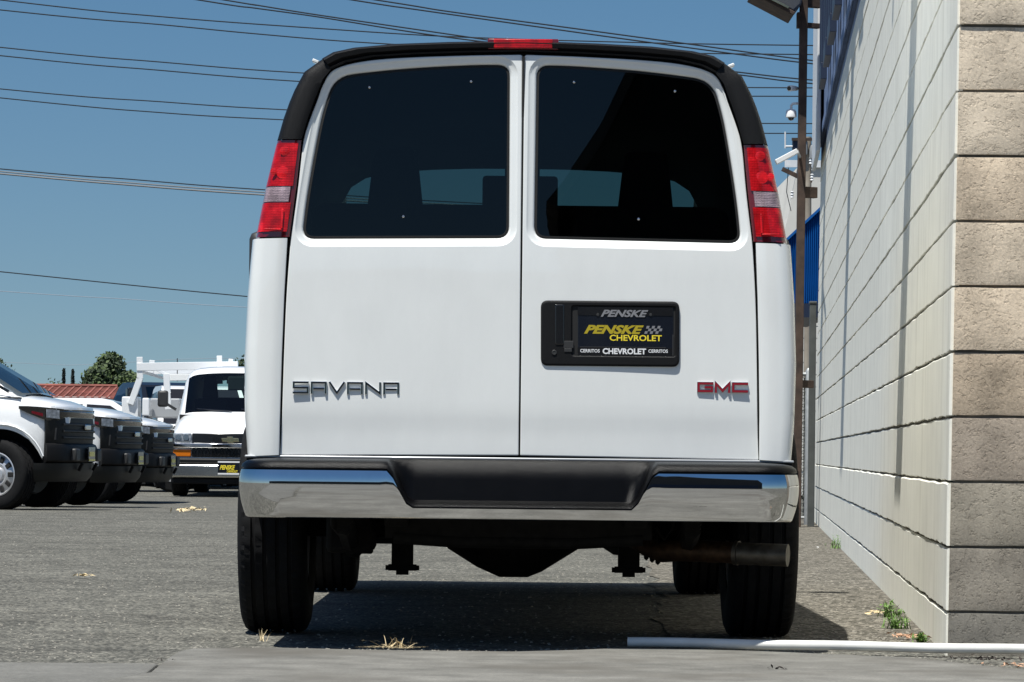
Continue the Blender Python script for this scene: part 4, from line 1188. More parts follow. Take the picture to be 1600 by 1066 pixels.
m1 = MB(); m1.tube([(-.42,.30,.365),(-.2,.30,.352),(.2,.30,.352),(.42,.30,.365)], .025, 10); m1.box(-.45,.45,.28,.34,.36,.50); build('crossmember', m1, M['dark_steel'], vroot)
m1 = MB(); m1.lathe([(-.10,.20),(-.095,.33),(-.05,.365),(.03,.365),(.08,.33),(.09,.2)], 'Z', (0,.72,.44), 40); build('spare_tyre', m1, M['rubber'], vroot)
m1 = MB(); m1.box(-.78,.78,4.75,5.2,.24,.5); build('front_subframe', m1, M['dark_steel'], vroot, bevel=.02)
m1 = MB(); m1.box(-.66,-.5,.5,.9,.30,.5); build('hanger_bracket', m1, M['dark_steel'], vroot, bevel=.02)
m1 = MB(); m1.box(-.74,.74,4.0,4.7,.33,.5); build('transmission_guard', m1, M['dark_steel'], vroot, bevel=.02)
m1 = MB(); m1.box(-.38,.30,1.6,3.1,.33,.5); build('fuel_tank', m1, M['dark_steel'], vroot, bevel=.04)
for x in (-.58, .58):
    m1 = MB(); pts_ = [(x, .15+i*.17, .43 - .10*math.sin(math.pi*i/10)) for i in range(11)]
    for k in range(3): m1.tube([(p[0], p[1], p[2]-k*.016) for p in pts_], .03 if k else .032, 6)
    build('leaf_spring', m1, M['dark_steel'], vroot)
    m1 = MB(); m1.box(x-.06,x+.06,.98,1.12,.285,.31); build('spring_plate', m1, M['dark_steel'], vroot, bevel=.004)
# lines, hangers and the spare wheel's winch bar
m1 = MB(); m1.tube([(-.55,.2,.47),(-.5,.6,.40),(-.3,.95,.43),(.0,1.0,.58),(.3,.95,.43),(.36,.7,.47)], .007, 6); build('brake_line', m1, M['dark_steel'], vroot)
m1 = MB(); m1.tube([(.52,.42,.50),(.53,.43,.40),(.50,.45,.36),(.47,.44,.40)], .006, 6); build('exhaust_hanger', m1, M['dark_steel'], vroot)
m1 = MB(); m1.tube([(-.62,.25,.5),(-.62,.28,.40),(-.60,.5,.36)], .014, 8); build('spring_shackle', m1, M['dark_steel'], vroot)
m1 = MB(); m1.bar((-.16,.34,.338),(.16,.34,.338),.03,.012); build('winch_bar', m1, M['steel_pipe'], vroot, smooth=0)
m1 = MB(); m1.tube([(.38,1.5,.36),(.40,1.9,.36),(.41,2.0,.36)], [.06,.10,.10], 14); m1.tube([(.41,2.001,.37),(.41,2.8,.37)], .10, 14); build('muffler', m1, M['dark_steel'], vroot)
# exhaust
def ex(px, py, dy): 
    x, y = derot(px, py); D = VD + dy; return (x*D/F - VX0, dy, CAMH + y*D/F)
ep = bpy.data.objects.new('exhaust', None); COL.objects.link(ep); ep.parent = vroot
m1 = MB(); m1.tube([(.40,1.1,.40), ex(985,838,.75), ex(1010,852,.62), ex(1035,862,.52), ex(1060,860,.46), ex(1150,864,.38)], [.035,.036,.037,.038,.038,.037], 16); build('pipe', m1, M['rust_pipe'], ep)
m1 = MB(); m1.tube([ex(1148,864,.38), ex(1154,864.5,.375)], .042, 16); m1.tube([ex(1153,865,.376), ex(1231,868,.33)], .0385, 20); build('tail_pipe', m1, M['steel_pipe'], ep)
m1 = MB()
for k in range(3): 
    c_ = ex(1010+k*9, 853+k*3.5, .62-k*.035); m1.lathe([(-.008,.045),(.0,.052),(.008,.045)], 'X', c_, 18)
build('pipe_clamp', m1, M['dark_steel'], ep)

# ---------------------------------------------------------------- badges, handle plate, lettering
LET = {'S': [[(1,1),(0,1),(0,.5),(1,.5),(1,0),(0,0)]],
       'A': [[(0,0),(0,1),(1,1),(1,0)], [(.0,.40),(1,.40)]],
       'V': [[(0,1),(.5,0),(1,1)]],
       'N': [[(0,0),(0,1),(1,0),(1,1)]],
       'G': [[(1,1),(0,1),(0,0),(1,0),(1,.5),(.45,.5)]],
       'M': [[(0,0),(0,1),(.5,.05),(1,1),(1,0)]],
       'C': [[(1,1),(0,1),(0,0),(1,0)]]}
def stroke(mb, pts, w_, y0, y1):
    pts = [Vector(p) for p in pts]; L_ = []; R2 = []
    for i, p in enumerate(pts):
        d0 = (p - pts[i-1]).normalized() if i else None; d1 = (pts[i+1]-p).normalized() if i < len(pts)-1 else None
        if d0 is None: n_ = Vector((-d1.y, d1.x)); k = 1
        elif d1 is None: n_ = Vector((-d0.y, d0.x)); k = 1
        else:
            n0_ = Vector((-d0.y, d0.x)); n1_ = Vector((-d1.y, d1.x)); n_ = (n0_+n1_).normalized(); k = 1/max(.45, n_.dot(n0_))
        L_.append(p + n_*w_/2*k); R2.append(p - n_*w_/2*k)
    n = len(pts)
    vs_ = []
    for y in (y0, y1):
        vs_ += [(p.x, y, p.y) for p in L_] + [(p.x, y, p.y) for p in R2]
    fs = []
    for i in range(n-1):
        fs += [(i, n+i, n+i+1, i+1), (2*n+i+1, 3*n+i+1, 3*n+i, 2*n+i), (i, i+1, 2*n+i+1, 2*n+i), (n+i+1, n+i, 3*n+i, 3*n+i+1)]
    fs += [(0, 2*n, 3*n, n), (n-1, 2*n-1, 4*n-1, 3*n-1)]
    mb.add(vs_, fs)
def badge(word, x0, x1, z0, z1, sw, gapf, yb, yt, m, name, parent, bev=None, inner=None, ywide=None):
    n = len(word); wt = (x1 - x0); lw = (wt - gapf*(n-1)) / n
    for i, ch in enumerate(word):
        lx = x0 + i*(lw+gapf)
        m1 = MB()
        for pl_ in LET[ch]:
            w_ = sw
            P_ = [(lx + sw*.5 + p[0]*(lw-sw), z0 + sw*.5 + p[1]*(z1-z0-sw)) for p in pl_]
            if len(pl_) == 2: P_ = [(lx + sw*1.0, P_[0][1]), (lx + lw - sw*1.0, P_[1][1])]
            elif len(pl_) > 2:
                # run stroke ends out to the letter box
                P_ = [Vector(p) for p in P_]
                P_[0] = P_[0] + (P_[0]-P_[1]).normalized()*sw*.5; P_[-1] = P_[-1] + (P_[-1]-P_[-2]).normalized()*(sw*.5 if ch != 'G' else 0)
            stroke(m1, P_, inner or w_, yt if not inner else yt, yb)
        build(name, m1, M[m], parent, smooth=0, bevel=bev)
a = v(457, 612.5); b_ = v(624, 598)
yb = yf(0)(-.6, .86)
badge('SAVANA', a[0], b_[0], a[1]-.006, b_[1]+.001, .0075, .006, yb, yb-.0065, 'chrome', 'badge_letter', door[1], bev=.0012)
a = v(1089, 613.5); b_ = v(1169, 597.5)
yb = yf(0)(.7, .86)
badge('GMC', a[0], b_[0], a[1], b_[1], .0105, .003, yb, yb-.007, 'chrome', 'badge_rim', door[-1], bev=.001)
badge('GMC', a[0], b_[0], a[1], b_[1], .0105, .003, yb-.0071, yb-.0088, 'emblem_red', 'badge_letter', door[-1], inner=.0068)

# recessed handle and number plate panel
def vr(pxs, pys, r):
    (x0, x1), (y0, y1) = pxs, pys
    return rpoly([(*v(x0, y1), r), (*v(x1, y1+ (x1-x0)*.009), r), (*v(x1, y0+(x1-x0)*.009), r), (*v(x0, y0), r)], 6)
hp = bpy.data.objects.new('handle_panel', None); COL.objects.link(hp); hp.parent = door[-1]
outp = vr((845,1061.5),(469.5,571.5), .024); rec = vr((892,1057),(476.5,557.5), .012)
cy = lambda c: (lambda x, z: c)
m1 = MB(); fo = offset(outp, -.007)
sheet(m1, fo, [rec], cy(-.011), .05)
rim(m1, [(fo, cy(-.011)), (offset(outp, -.003), cy(-.0095)), (outp, cy(-.005)), (outp, cy(.014))], flip=True)
rim(m1, [(rec, cy(-.011)), (offset(rec, -.003), cy(-.008)), (offset(rec, -.004), cy(-.0008))])
wnorm(build('panel_frame', m1, M['black_plastic'], door[-1], smooth=50))
m1 = MB(); sheet(m1, offset(rec, -.0035), [], cy(-.0012), .2); build('panel_recess', m1, M['gap'], door[-1], smooth=0)
bpy.data.objects.remove(hp)
m1 = MB(); g_ = vr((867.5,881.5),(476,539), .006); m1.prism(g_, -.016, -.009); build('door_handle', m1, M['black_gloss'], door[-1], bevel=.003)
m1 = MB(); a = v(866, 551); m1.lathe([(-.006,.0085),(-.0075,.0075),(-.0075,.005),(-.004,.004),(-.004,.0005)], 'Y', (a[0], -.0085, a[1]), 18); build('lock_cylinder', m1, M['grey_plastic'], door[-1])
m1 = MB(); p_ = vr((880.5,896),(533,544), .002); m1.prism(p_, -.013, .0); p_ = vr((881.5,893.5),(544.5,550), .001); m1.prism(p_, -.015, .0); build('latch', m1, M['grey_plastic'], door[-1], bevel=.001)
m1 = MB(); a = v(889, 518); b_ = v(889.5, 533); m1.bar((a[0], -.006, a[1]), (b_[0], -.006, b_[1]), .003, .003); build('latch_rod', m1, M['grey_plastic'], door[-1], smooth=0)
# plate with dealer frame
pf = vr((903,1052),(480,558.5), .004)
m1 = MB(); m1.prism(pf, -.0048, -.0014); npl = build('number_plate', m1, M['plate'], door[-1], bevel=.001)
def strip(name, x0, x1, y0, y1, yy, m, th=.001, r=.0005):
    m1 = MB(); m1.prism(vr((x0,x1),(y0,y1), r), yy-th, yy); return build(name, m1, M[m], npl, smooth=0)
strip('frame_bar', 902.5, 1051.5, 543.0, 556.0, -.0050, 'black_gloss', .0022)
strip('frame_edge', 906, 1040, 541.6, 542.6, -.0050, 'grey_plastic', .0028)
strip('frame_bar', 902.5, 1051.5, 479.5, 492.5, -.0050, 'black_gloss', .0022)
strip('frame_edge', 1050.6, 1052.4, 523, 556, -.0052, 'grey_plastic', .003)
strip('frame_edge', 896, 1056, 557.6, 558.6, -.0052, 'grey_plastic', .004)
dg = None
def text(s, x0, x1, y0, y1, yy, m, shear=0, bold=0, parent=None, name='lettering', conv=None):
    cu = bpy.data.curves.new('t', 'FONT'); cu.body = s; cu.size = 1; cu.shear = shear; cu.offset = bold; cu.extrude = .01; cu.resolution_u = 3
    cu.space_character = 1.0
    to = bpy.data.objects.new('t', cu); COL.objects.link(to)
    dg = bpy.context.evaluated_depsgraph_get(); dg.update()
    me = bpy.data.meshes.new_from_object(to.evaluated_get(dg))
    bpy.data.objects.remove(to); bpy.data.curves.remove(cu)
    a = (conv or v)(x0, y1); b__ = (conv or v)(x1, y0)
    xs = [q_.co.x for q_ in me.vertices]; ys_ = [q_.co.y for q_ in me.vertices]; zs_ = [q_.co.z for q_ in me.vertices]
    for q_ in me.vertices:
        fx = (q_.co.x-min(xs))/(max(xs)-min(xs)); fy = (q_.co.y-min(ys_))/(max(ys_)-min(ys_)); fz = (q_.co.z-min(zs_))/(max(zs_)-min(zs_))
        q_.co = (a[0] + fx*(b__[0]-a[0]), yy - fz*.0007, a[1] + fy*(b__[1]-a[1]))
    me.materials.clear(); me.materials.append(M[m])
    o_ = bpy.data.objects.new(name, me); COL.objects.link(o_); o_.parent = parent or npl; return o_
text('PENSKE', 938.5, 1013, 484.8, 495.2, -.0074, 'ink_grey', .38, .035)
text('PENSKE', 912.5, 1006, 508.6, 521.6, -.0051, 'ink_yellow', .38, .045)
text('CHEVROLET', 952.5, 1034, 524.0, 532.6, -.0051, 'ink_gold', .0, .022)
text('CERRITOS', 906.5, 937, 545.8, 550.8, -.0074, 'ink_white', 0, .02)
text('CHEVROLET', 941.5, 1009.5, 544.8, 553.4, -.0074, 'ink_white', .0, .035)
text('CERRITOS', 1013, 1043.5, 546.4, 551.4, -.0074, 'ink_white', 0, .02)
m1 = MB()
for r_ in range(3):
    for c_ in range(6):
        if (r_ + c_) % 2 == 0:
            x_ = 1006.5 + c_*4.3 + (2-r_)*1.4; y_ = 509.5 + r_*4.1
            P_ = [v(x_, y_+4.1), v(x_+4.3, y_+4.1), v(x_+5.7, y_), v(x_+1.4, y_)]
            m1.prism(P_, -.0049, -.0051)
build('checker_print', m1, M['ink_grey'], npl, smooth=0)
for px_ in (934, 1016.5):
    a = v(px_, 492); m1 = MB(); m1.lathe([(0,.005),(-.002,.0045),(-.0025,.001)], 'Y', (a[0], -.0074, a[1]), 14); build('plate_screw', m1, M['grey_plastic'], npl)

for o_ in bpy.data.objects:
    if o_.parent == door[-1] and o_.name.split('.')[0] in ('panel_frame','panel_recess','door_handle','lock_cylinder','latch','latch_rod','number_plate'): o_.scale.y = .55
# ------------------------------------------------------------------ other vehicles
GH = [(34,0),(38.5,-.01),(43.5,-.06),(50,-.11),(56,-.08),(63,-.05),(80,0)]
def gh(D): return interp(GH, D)
# van facing the viewer: same body, turned round
ex_root = thing('parked_van', 'white van facing the viewer with amber turn signals and a gold grille emblem', 'van', (0,0,0))
van_body(ex_root)
DE = 56.0
c = W(359, 700, DE); ex_root.location = (c.x, DE + 6.1, gh(DE)); ex_root.rotation_euler = (0, 0, math.pi)
for o_ in bpy.data.objects:
    if o_.parent == ex_root and o_.name.startswith('body'): o_.data.materials[0] = M['paint_far']
# gold cross-shaped grille emblem and plate on it (its own front is local +y)
def exl(px, py):   # pixel to that van's local x, z at its front
    p = W(px, py, DE); return (-(p.x - ex_root.location.x), p.z - gh(DE))
a = exl(343.5, 687.5); b_ = exl(377, 687.5); cx_ = (a[0]+b_[0])/2; cz = a[1]
m1 = MB(); hw, hh = .135, .030
P_ = [(-hw,-hh),(-.045,-hh),(-.06,-.052),(.035,-.052),(.05,-hh),(hw-.01,-hh),(hw+.01,hh),(.045,hh),(.06,.052),(-.035,.052),(-.05,hh),(-hw+.01,hh)]
m1.prism([(cx_-p[0]*-1, cz+p[1]) for p in P_], 6.087, 6.115); build('grille_emblem', m1, M['emblem_gold'], ex_root, smooth=0, bevel=.008)
a = exl(341, 741); b_ = exl(375, 721)
m1 = MB(); m1.box(min(a[0],b_[0]), max(a[0],b_[0]), 6.162, 6.18, a[1], b_[1]); pl2 = build('number_plate', m1, M['plate'], ex_root, smooth=0)
o_ = text('PENSKE', 344, 366, 727.5, 733.5, 0, 'ink_gold', .35, .04, parent=ex_root)
def facefront(o_, x0, x1, z0, z1, y):
    xs = [q.co.x for q in o_.data.vertices]; zs_ = [q.co.z for q in o_.data.vertices]; ys_ = [q.co.y for q in o_.data.vertices]
    for q in o_.data.vertices:
        fx = (q.co.x-min(xs))/(max(xs)-min(xs)); fz = (q.co.z-min(zs_))/(max(zs_)-min(zs_)); fy = (q.co.y-min(ys_))/max(1e-9,(max(ys_)-min(ys_)))
        q.co = (x0 + fx*(x1-x0), y + (1-fy)*.003, z0 + fz*(z1-z0))
a = exl(344, 734); b_ = exl(368, 727); facefront(o_, a[0], b_[0], a[1], b_[1], 6.181); o_.parent = pl2
o_ = text('CHEVROLET', 344, 366, 727.5, 733.5, 0, 'ink_gold', 0, .03, parent=pl2)
a = exl(355, 738.5); b_ = exl(372, 735); facefront(o_, a[0], b_[0], a[1], b_[1], 6.181)
a = exl(341, 723); b_ = exl(375, 721)
m1 = MB(); m1.box(min(a[0],b_[0]), max(a[0],b_[0]), 6.181, 6.184, a[1], b_[1]); build('plate_edge', m1, M['ink_white'], pl2, smooth=0)
a = exl(341, 741.5); b_ = exl(375, 739.5)
m1 = MB(); m1.box(min(a[0],b_[0]), max(a[0],b_[0]), 6.181, 6.184, a[1], b_[1]); build('plate_edge', m1, M['ink_white'], pl2, smooth=0)

# pickup seen from its right side, nose to the right
FR = [(-.46,-.935),(-.34,-.935),(-.22,-.905),(-.13,-.84),(-.075,-.74),(-.04,-.58),(-.015,-.34),(0,-.12)]
FRp = [(x, y) for x, y in FR] + [(x, -y) for x, y in FR[::-1]]
def plan_norm(pts, i):
    a = Vector(pts[max(0,i-1)]); b_ = Vector(pts[min(len(pts)-1,i+1)]); t_ = (b_-a).normalized(); return Vector((t_.y, -t_.x))
def band(name, parent, levels, m, pts=FRp, back=.12, bev=None):
    """levels: (z, outwards) from bottom to top; runs round the nose"""
    rows = []
    for i, p in enumerate(pts):
        n_ = plan_norm(pts, i)
        rows.append([(p[0]-n_.x*back, p[1]-n_.y*back, levels[0][0])] + [(p[0]+n_.x*o, p[1]+n_.y*o, z) for z, o in levels] + [(p[0]-n_.x*back, p[1]-n_.y*back, levels[-1][0])])
    m1 = MB(); m1.loft(rows, closed=True, cap0=True, cap1=True); return build(name, m1, M[m], parent, smooth=40, bevel=bev)
def pickup(cs=0.0):
    root = thing('parked_pickup', 'white pickup', 'pickup truck')
    WX = -.70 + cs*.2; WR = .375
    hwt = [(-5.0,.90),(-4.8,.94),(-2.0,.95),(-.9,.95),(-.5,.94),(-.3,.915),(-.18,.86),(-.08,.76),(-.03,.62)]
    ztt = [(-5.0,1.30),(-.75+cs,1.25),(-.55+cs,1.225),(-.4,1.19),(-.25,1.165),(-.12,1.125),(-.03,1.09)]
    def ring(x):
        hw_ = interp(hwt, x); zt = interp(ztt, x); zb_ = .36
        if x > -.25: zb_ = .60 + .32*sst(-.25,-.14,x)
        for ax in (WX, -4.0):
            if abs(x-ax) < .46: zb_ = max(zb_, .40 + math.sqrt(.46**2-(x-ax)**2))
        pts = [(hw_*.96, .36),(hw_*.985,.55),(hw_*1.0,.75),(hw_*1.0,.92),(hw_*.985,1.0),(hw_*.965,zt-.10),(hw_*.93,zt-.045),(hw_*.84,zt-.012),(hw_*.5,zt+.012),(0,zt+.018)]
        pts = [(a_, max(z, zb_)) for a_, z in pts]
        return [(x, -a_, z) for a_, z in pts] + [(x, a_, z) for a_, z in pts[::-1][1:]]
    xs = [-5.0,-4.8,-4.5]+[-4.46+i*.092 for i in range(11)]+[-3.4,-3,-2.4,-1.9,-1.5,-1.3]+[-1.262+i*.046 for i in range(21)]+[-.30,-.26,-.22,-.18,-.13,-.08,-.03]
    rg = [ring(x) for x in xs]; m1 = MB(); m1.loft(rg, closed=False, flip=True); n = len(rg[0])
    m1.add(rg[-1], [tuple(range(n))]); m1.add(rg[0], [tuple(range(n))]); build('body', m1, M['paint_far'], root, smooth=35)
    # crease line over the wheel arch
    m1 = MB(); pa = [(WX + .50*math.cos(t_), -.953, .40 + .50*math.sin(t_)*1.02) for t_ in [R(a) for a in range(20, 160, 10)]]
    m1.tube(pa, .012, 5); build('arch_flare', m1, M['paint_far'], root)
    # inner arch darkness
    for ax in (WX, -4.0):
        m1 = MB(); m1.box(ax-.47, ax+.47, -.90, -.55, .40, .87); m1.v = [p for p in m1.v]
        m1 = MB(); m1.add([(ax-.5,-.6,.3),(ax+.5,-.6,.3),(ax+.5,-.6,.9),(ax-.5,-.6,.9)], [(0,1,2,3)]); m1.box(ax-.5,ax+.5,-.6,.6,.3,.88)
        build('wheel_well', m1, M['liner'], root, smooth=0)
    # cab
    def cr(x, zt, zb_=1.2):
        hb, ht = .90, .70
        return [(x, -hb, zb_), (x, -(hb+(ht-hb)*.9), zt-.04), (x, -ht+.08, zt), (x, 0, zt+.02), (x, ht-.08, zt), (x, (hb+(ht-hb)*.9), zt-.04), (x, hb, zb_)]
    st = [(-.50,1.23),(-.62,1.30),(-1.25,1.66),(-1.5,1.74),(-2.3,1.78),(-3.1,1.72),(-3.3,1.3)]
    m1 = MB(); m1.loft([cr(x+cs, zt) for x, zt in st], closed=False, flip=True); build('cab', m1, M['paint_far'], root, smooth=30)
    m1 = MB()
    def shx(mb): mb.v = [(p[0]+cs, p[1], p[2]) for p in mb.v]
    m1.add([(-.50,-.80,1.245),(-.46,0,1.262),(-.50,.80,1.245),(-1.20,.64,1.655),(-1.18,0,1.683),(-1.20,-.64,1.655)], [(0,1,4,5),(1,2,3,4)]); shx(m1); build('windscreen', m1, M['dark_glass'], root, smooth=0)
    m1 = MB()
    for s in (-1, 1):
        m1.add([(-.86,s*.897,1.262),(-1.42,s*.79,1.62),(-2.05,s*.775,1.68),(-2.05,s*.905,1.262)], [(0,1,2,3)])
        m1.add([(-2.13,s*.905,1.262),(-2.13,s*.775,1.68),(-2.95,s*.785,1.62),(-3.0,s*.905,1.262)], [(0,1,2,3)])
    shx(m1); build('side_window', m1, M['black_gloss'], root, smooth=0)
    m1 = MB(); m1.bar((-.62,-.905,1.255),(-1.36,-.775,1.66),.03,.02,(0,1,0)); shx(m1); build('pillar_trim', m1, M['black_gloss'], root, smooth=0)
    # nose
    band('grille_panel', root, [(.62,-.02),(.66,.0),(.90,.012),(.985,.006)], 'fascia', pts=FRp[2:-2])
    band('lower_bumper', root, [(.30,-.06),(.36,-.01),(.44,.015),(.50,.02)], 'fascia', pts=FRp[1:-1])
    band('bumper', root, [(.50,.0),(.53,.045),(.66,.055),(.70,.035),(.715,.0)], 'black_plastic', pts=[p for p in FRp[2:-2]])
    band('upper_bar', root, [(.99,.012),(1.00,.018),(1.05,.018),(1.065,.005)], 'black_gloss', pts=[p for p in FRp[3:-3]])
    band('hood_lip', root, [(1.068,.0),(1.075,.012),(1.10,.004),(1.115,-.03)], 'paint_far', pts=[p for p in FRp[3:-3]])
    for s in (-1, 1):
        P_ = [(-.50,-.945),(-.40,-.945),(-.30,-.935),(-.20,-.895),(-.12,-.825),(-.07,-.73)]
        P_ = [(x, y*1.0) for x, y in P_]
        if s > 0: P_ = [(x, -y) for x, y in P_[::-1]]
        rows = []
        for i, p in enumerate(P_):
            n_ = plan_norm(P_, i); k = i if s < 0 else len(P_)-1-i
            zb_ = [1.075,1.03,.99,.955,.955,.975][k]; zt_ = [1.105,1.105,1.10,1.092,1.085,1.078][k]
            rows.append([(p[0]-n_.x*.1, p[1]-n_.y*.1, zb_),(p[0]+n_.x*.008, p[1]+n_.y*.008, zb_),(p[0]+n_.x*.014, p[1]+n_.y*.014, zt_),(p[0]-n_.x*.1, p[1]-n_.y*.1, zt_)])
        m1 = MB(); m1.loft(rows, True, True, True); hl = build('headlight', m1, M['black_gloss'], root, smooth=30)
        a_, b__ = Vector((-.215, s*.917)), Vector((-.10, s*.815))
        d_ = (b__-a_).normalized(); n_ = Vector((d_.y, -d_.x)) if s < 0 else Vector((-d_.y, d_.x))
        a_ += n_*.012; b__ += n_*.012
        m1 = MB(); q_ = [(a_.x,a_.y,.985),(b__.x,b__.y,.975),(b__.x,b__.y,1.065),(a_.x,a_.y,1.075)]; q2 = [(p[0]+n_.x*.012, p[1]+n_.y*.012, p[2]) for p in q_]
        m1.add(q_+q2, [(0,1,2,3),(4,5,6,7),(0,1,5,4),(1,2,6,5),(2,3,7,6),(3,0,4,7)]); build('headlight_lens', m1, M['headlamp'], hl, smooth=0)
        m1 = MB(); m1.add([(-.36,s*.957,1.03),(-.24,s*.938,.995),(-.24,s*.938,1.03),(-.36,s*.957,1.055)], [(0,1,2,3)]); build('side_marker', m1, M['red_dark'], hl, smooth=0)
    # grille slots and details of the nose
    for k, z in enumerate((.76,.83,.90)):
        band('grille_slot', root, [(z,.012),(z+.008,.026),(z+.022,.026),(z+.03,.012)], 'grey_plastic', pts=[p for p in FRp[4:-4]], back=.0)
    for s in (-1, 1):
        m1 = MB(); m1.box(-.20,-.11,s*.82-.03,s*.82+.03,.74,.88) ; m1.v=[p for p in m1.v]; build('fog_vent', m1, M['liner'], root, bevel=.01)
        m1 = MB(); m1.box(-.04,.055,s*.52-.10,s*.52+.10,.52,.66); build('bumper_insert', m1, M['grey_plastic'], root, bevel=.02)
        m1 = MB(); m1.bar((.02,s*.35,.42),(.06,s*.35,.50),.05,.03); build('tow_hook', m1, M['dark_steel'], root)
    m1 = MB(); m1.box(.070,.085,-.155,.155,.52,.675); pl_ = build('number_plate', m1, M['plate'], root, smooth=0)
    m1 = MB(); m1.box(.086,.089,-.145,.145,.525,.545); m1.box(.086,.089,-.12,.12,.575,.625); build('plate_print', m1, M['ink_gold'], pl_, smooth=0)
    m1 = MB(); m1.box(.02,.045,-.13,.13,.86,.92); build('grille_emblem', m1, M['chrome_far'], root, bevel=.01)
    m1 = MB(); m1.prism([(-1.0,1.262),(-.82,1.262),(-.80,1.33),(-.82,1.42),(-.95,1.44),(-1.0,1.40)], -1.14, -.97); shx(m1); build('door_mirror', m1, M['black_gloss'], root, bevel=.03)
    # wheels
    for (x, y) in ((WX,-.80),(WX,.80),(-4.0,-.80),(-4.0,.80)):
        o_ = bpy.data.objects.new('wheel', None); COL.objects.link(o_); o_.parent = root; o_.location = (x, y, WR)
        if x == WX: o_.rotation_euler = (0, 0, R(-22))
        s = -1 if y < 0 else 1
        build('tyre', rot_xy(tyre_mesh(WR, .25, n=60)), M['rubber'], o_, smooth=30)
        m1 = MB(); m1.lathe([(s*.118,WR*.63),(s*.122,WR*.60),(s*.10,WR*.56),(s*.07,WR*.52),(s*.085,WR*.42),(s*.10,WR*.30),(s*.085,WR*.22),(s*.11,WR*.18),(s*.115,.02),(0,.0),(-s*.05,WR*.55),(-s*.11,WR*.62)], 'Y', n=40, cap=False); rm = build('rim', m1, M['rim_white'], o_)
        for k in range(10):
            t_ = k*2*math.pi/10; c_ = Vector((WR*.43*math.cos(t_), s*.092, WR*.43*math.sin(t_)))
            m1 = MB(); rr_ = Vector((math.cos(t_),0,math.sin(t_))); tt_ = Vector((-math.sin(t_),0,math.cos(t_)))
            m1.obox(c_, (rr_, tt_, (0,1,0)), (.035,.026,.008)); build('rim_opening', m1, M['gap'], rm, bevel=.012)
    return root
pk = pickup(); pk2 = pickup(-.9)
index_kids()
pks = [pk, pk2, copy_tree(pk2)]
for o_, (px_, D_, lab) in zip(pks, [(132,38.5,'nearest of three white pickups with black noses, its wheel at the left edge'),(210,43.5,'white pickup with black nose, the middle one of the three parked side by side'),(262,50.0,'white pickup with black nose, the farthest of the three, beside the white van facing us')]):
    p = W(px_, 690, D_ + .95); o_.location = (p.x, p.y, gh(D_)); o_.rotation_euler = (0, 0, R(-6)); o_['label'] = lab; o_['group'] = 'white pickups parked in a row'

# trucks farther behind
def simple_truck(name, label, cat, px, D, rz, paint, L=5.2, H=1.75, wdt=1.8, hood=1.3, cab=1.6, flip=1, glassm='black_gloss'):
    p = W(px, 700, D); t = thing(name, label, cat, (p.x, D, gh(D)), rz)
    hw_ = wdt/2
    # profile along x (front at 0, back at -L)
    prof = [(0,.45),(.02,.95),(-.1,1.02),(-hood,1.10),(-hood-cab,1.12),(-hood-cab-.02,1.10),(-L,1.10),(-L,.45)]
    m1 = MB(); m1.prism(prof[::-1], -hw_, hw_); build('body', m1, M[paint], t, smooth=0, bevel=.05)
    m1 = MB(); a0 = -hood+.25
    def cr(x, z, k): return [(x,-hw_*.96,1.08),(x,-hw_*k,z),(x,hw_*k,z),(x,hw_*.96,1.08)]
    m1.loft([cr(a0,1.12,.96), cr(a0-.62,H-.04,.80), cr(a0-.8,H,.78), cr(a0-.8-cab*.6,H,.78), cr(a0-cab-.35,H-.06,.80), cr(a0-cab-.45,1.12,.95)], closed=False, flip=True); build('cab', m1, M[paint], t, smooth=0)
    for s in (-1,1):
        m1 = MB(); m1.add([(a0-.22,s*(hw_*.955+.004),1.16),(a0-.66,s*(hw_*.83+.004),H-.12),(a0-1.05,s*(hw_*.82+.004),H-.1),(a0-1.05,s*(hw_*.955+.004),1.16)],[(0,1,2,3)]); build('side_window', m1, M[glassm], t, smooth=0)
        m1 = MB(); m1.add([(a0-1.12,s*(hw_*.955+.004),1.16),(a0-1.12,s*(hw_*.82+.004),H-.1),(a0-cab-.28,s*(hw_*.83+.004),H-.14),(a0-cab-.34,s*(hw_*.955+.004),1.16)],[(0,1,2,3)]); build('side_window', m1, M[glassm], t, smooth=0)
    m1 = MB(); m1.add([(a0-.04,-hw_*.84,1.155),(a0-.04,hw_*.84,1.155),(a0-.60,hw_*.72,H-.07),(a0-.60,-hw_*.72,H-.07)],[(0,1,2,3)]); m1.v=[(p_[0]+.02,p_[1],p_[2]+.01) for p_ in m1.v]; build('windscreen', m1, M[glassm], t, smooth=0)
    for (x,y) in ((-.85,-hw_+.1),(-.85,hw_-.1),(-L+1.1,-hw_+.1),(-L+1.1,hw_-.1)):
        m1 = MB(); m1.lathe([(-.12,.2),(-.12,.33),(-.08,.37),(.08,.37),(.12,.33),(.12,.2)], 'Y', (x,y,.37), 24); w_ = build('wheel', m1, M['rubber'], t)
        m1 = MB(); m1.lathe([(-.125,.2),(-.10,.1),(.10,.1),(.125,.2)], 'Y', (x,y,.37), 18); build('rim', m1, M['rim_white'], w_)
    for s in (-1,1):
        m1 = MB(); m1.box(a0-.28,a0-.14,s*(hw_+.12)-.09,s*(hw_+.12)+.09,1.14,1.36); build('door_mirror', m1, M['black_gloss'], t, bevel=.02)
        m1 = MB(); m1.box(-.02,.04,s*hw_*.78-.15,s*hw_*.78+.15,.80,.93); build('headlight', m1, M['headlamp'], t, bevel=.01)
    return t
bt = simple_truck('black_pickup', 'black crew cab pickup half hidden behind the white pickups and ladder rack', 'pickup truck', 326, 68, R(-67), 'black_gloss', L=5.6, H=1.45, glassm='dark_glass')
bt.scale = (1.08,1.08,1.36)
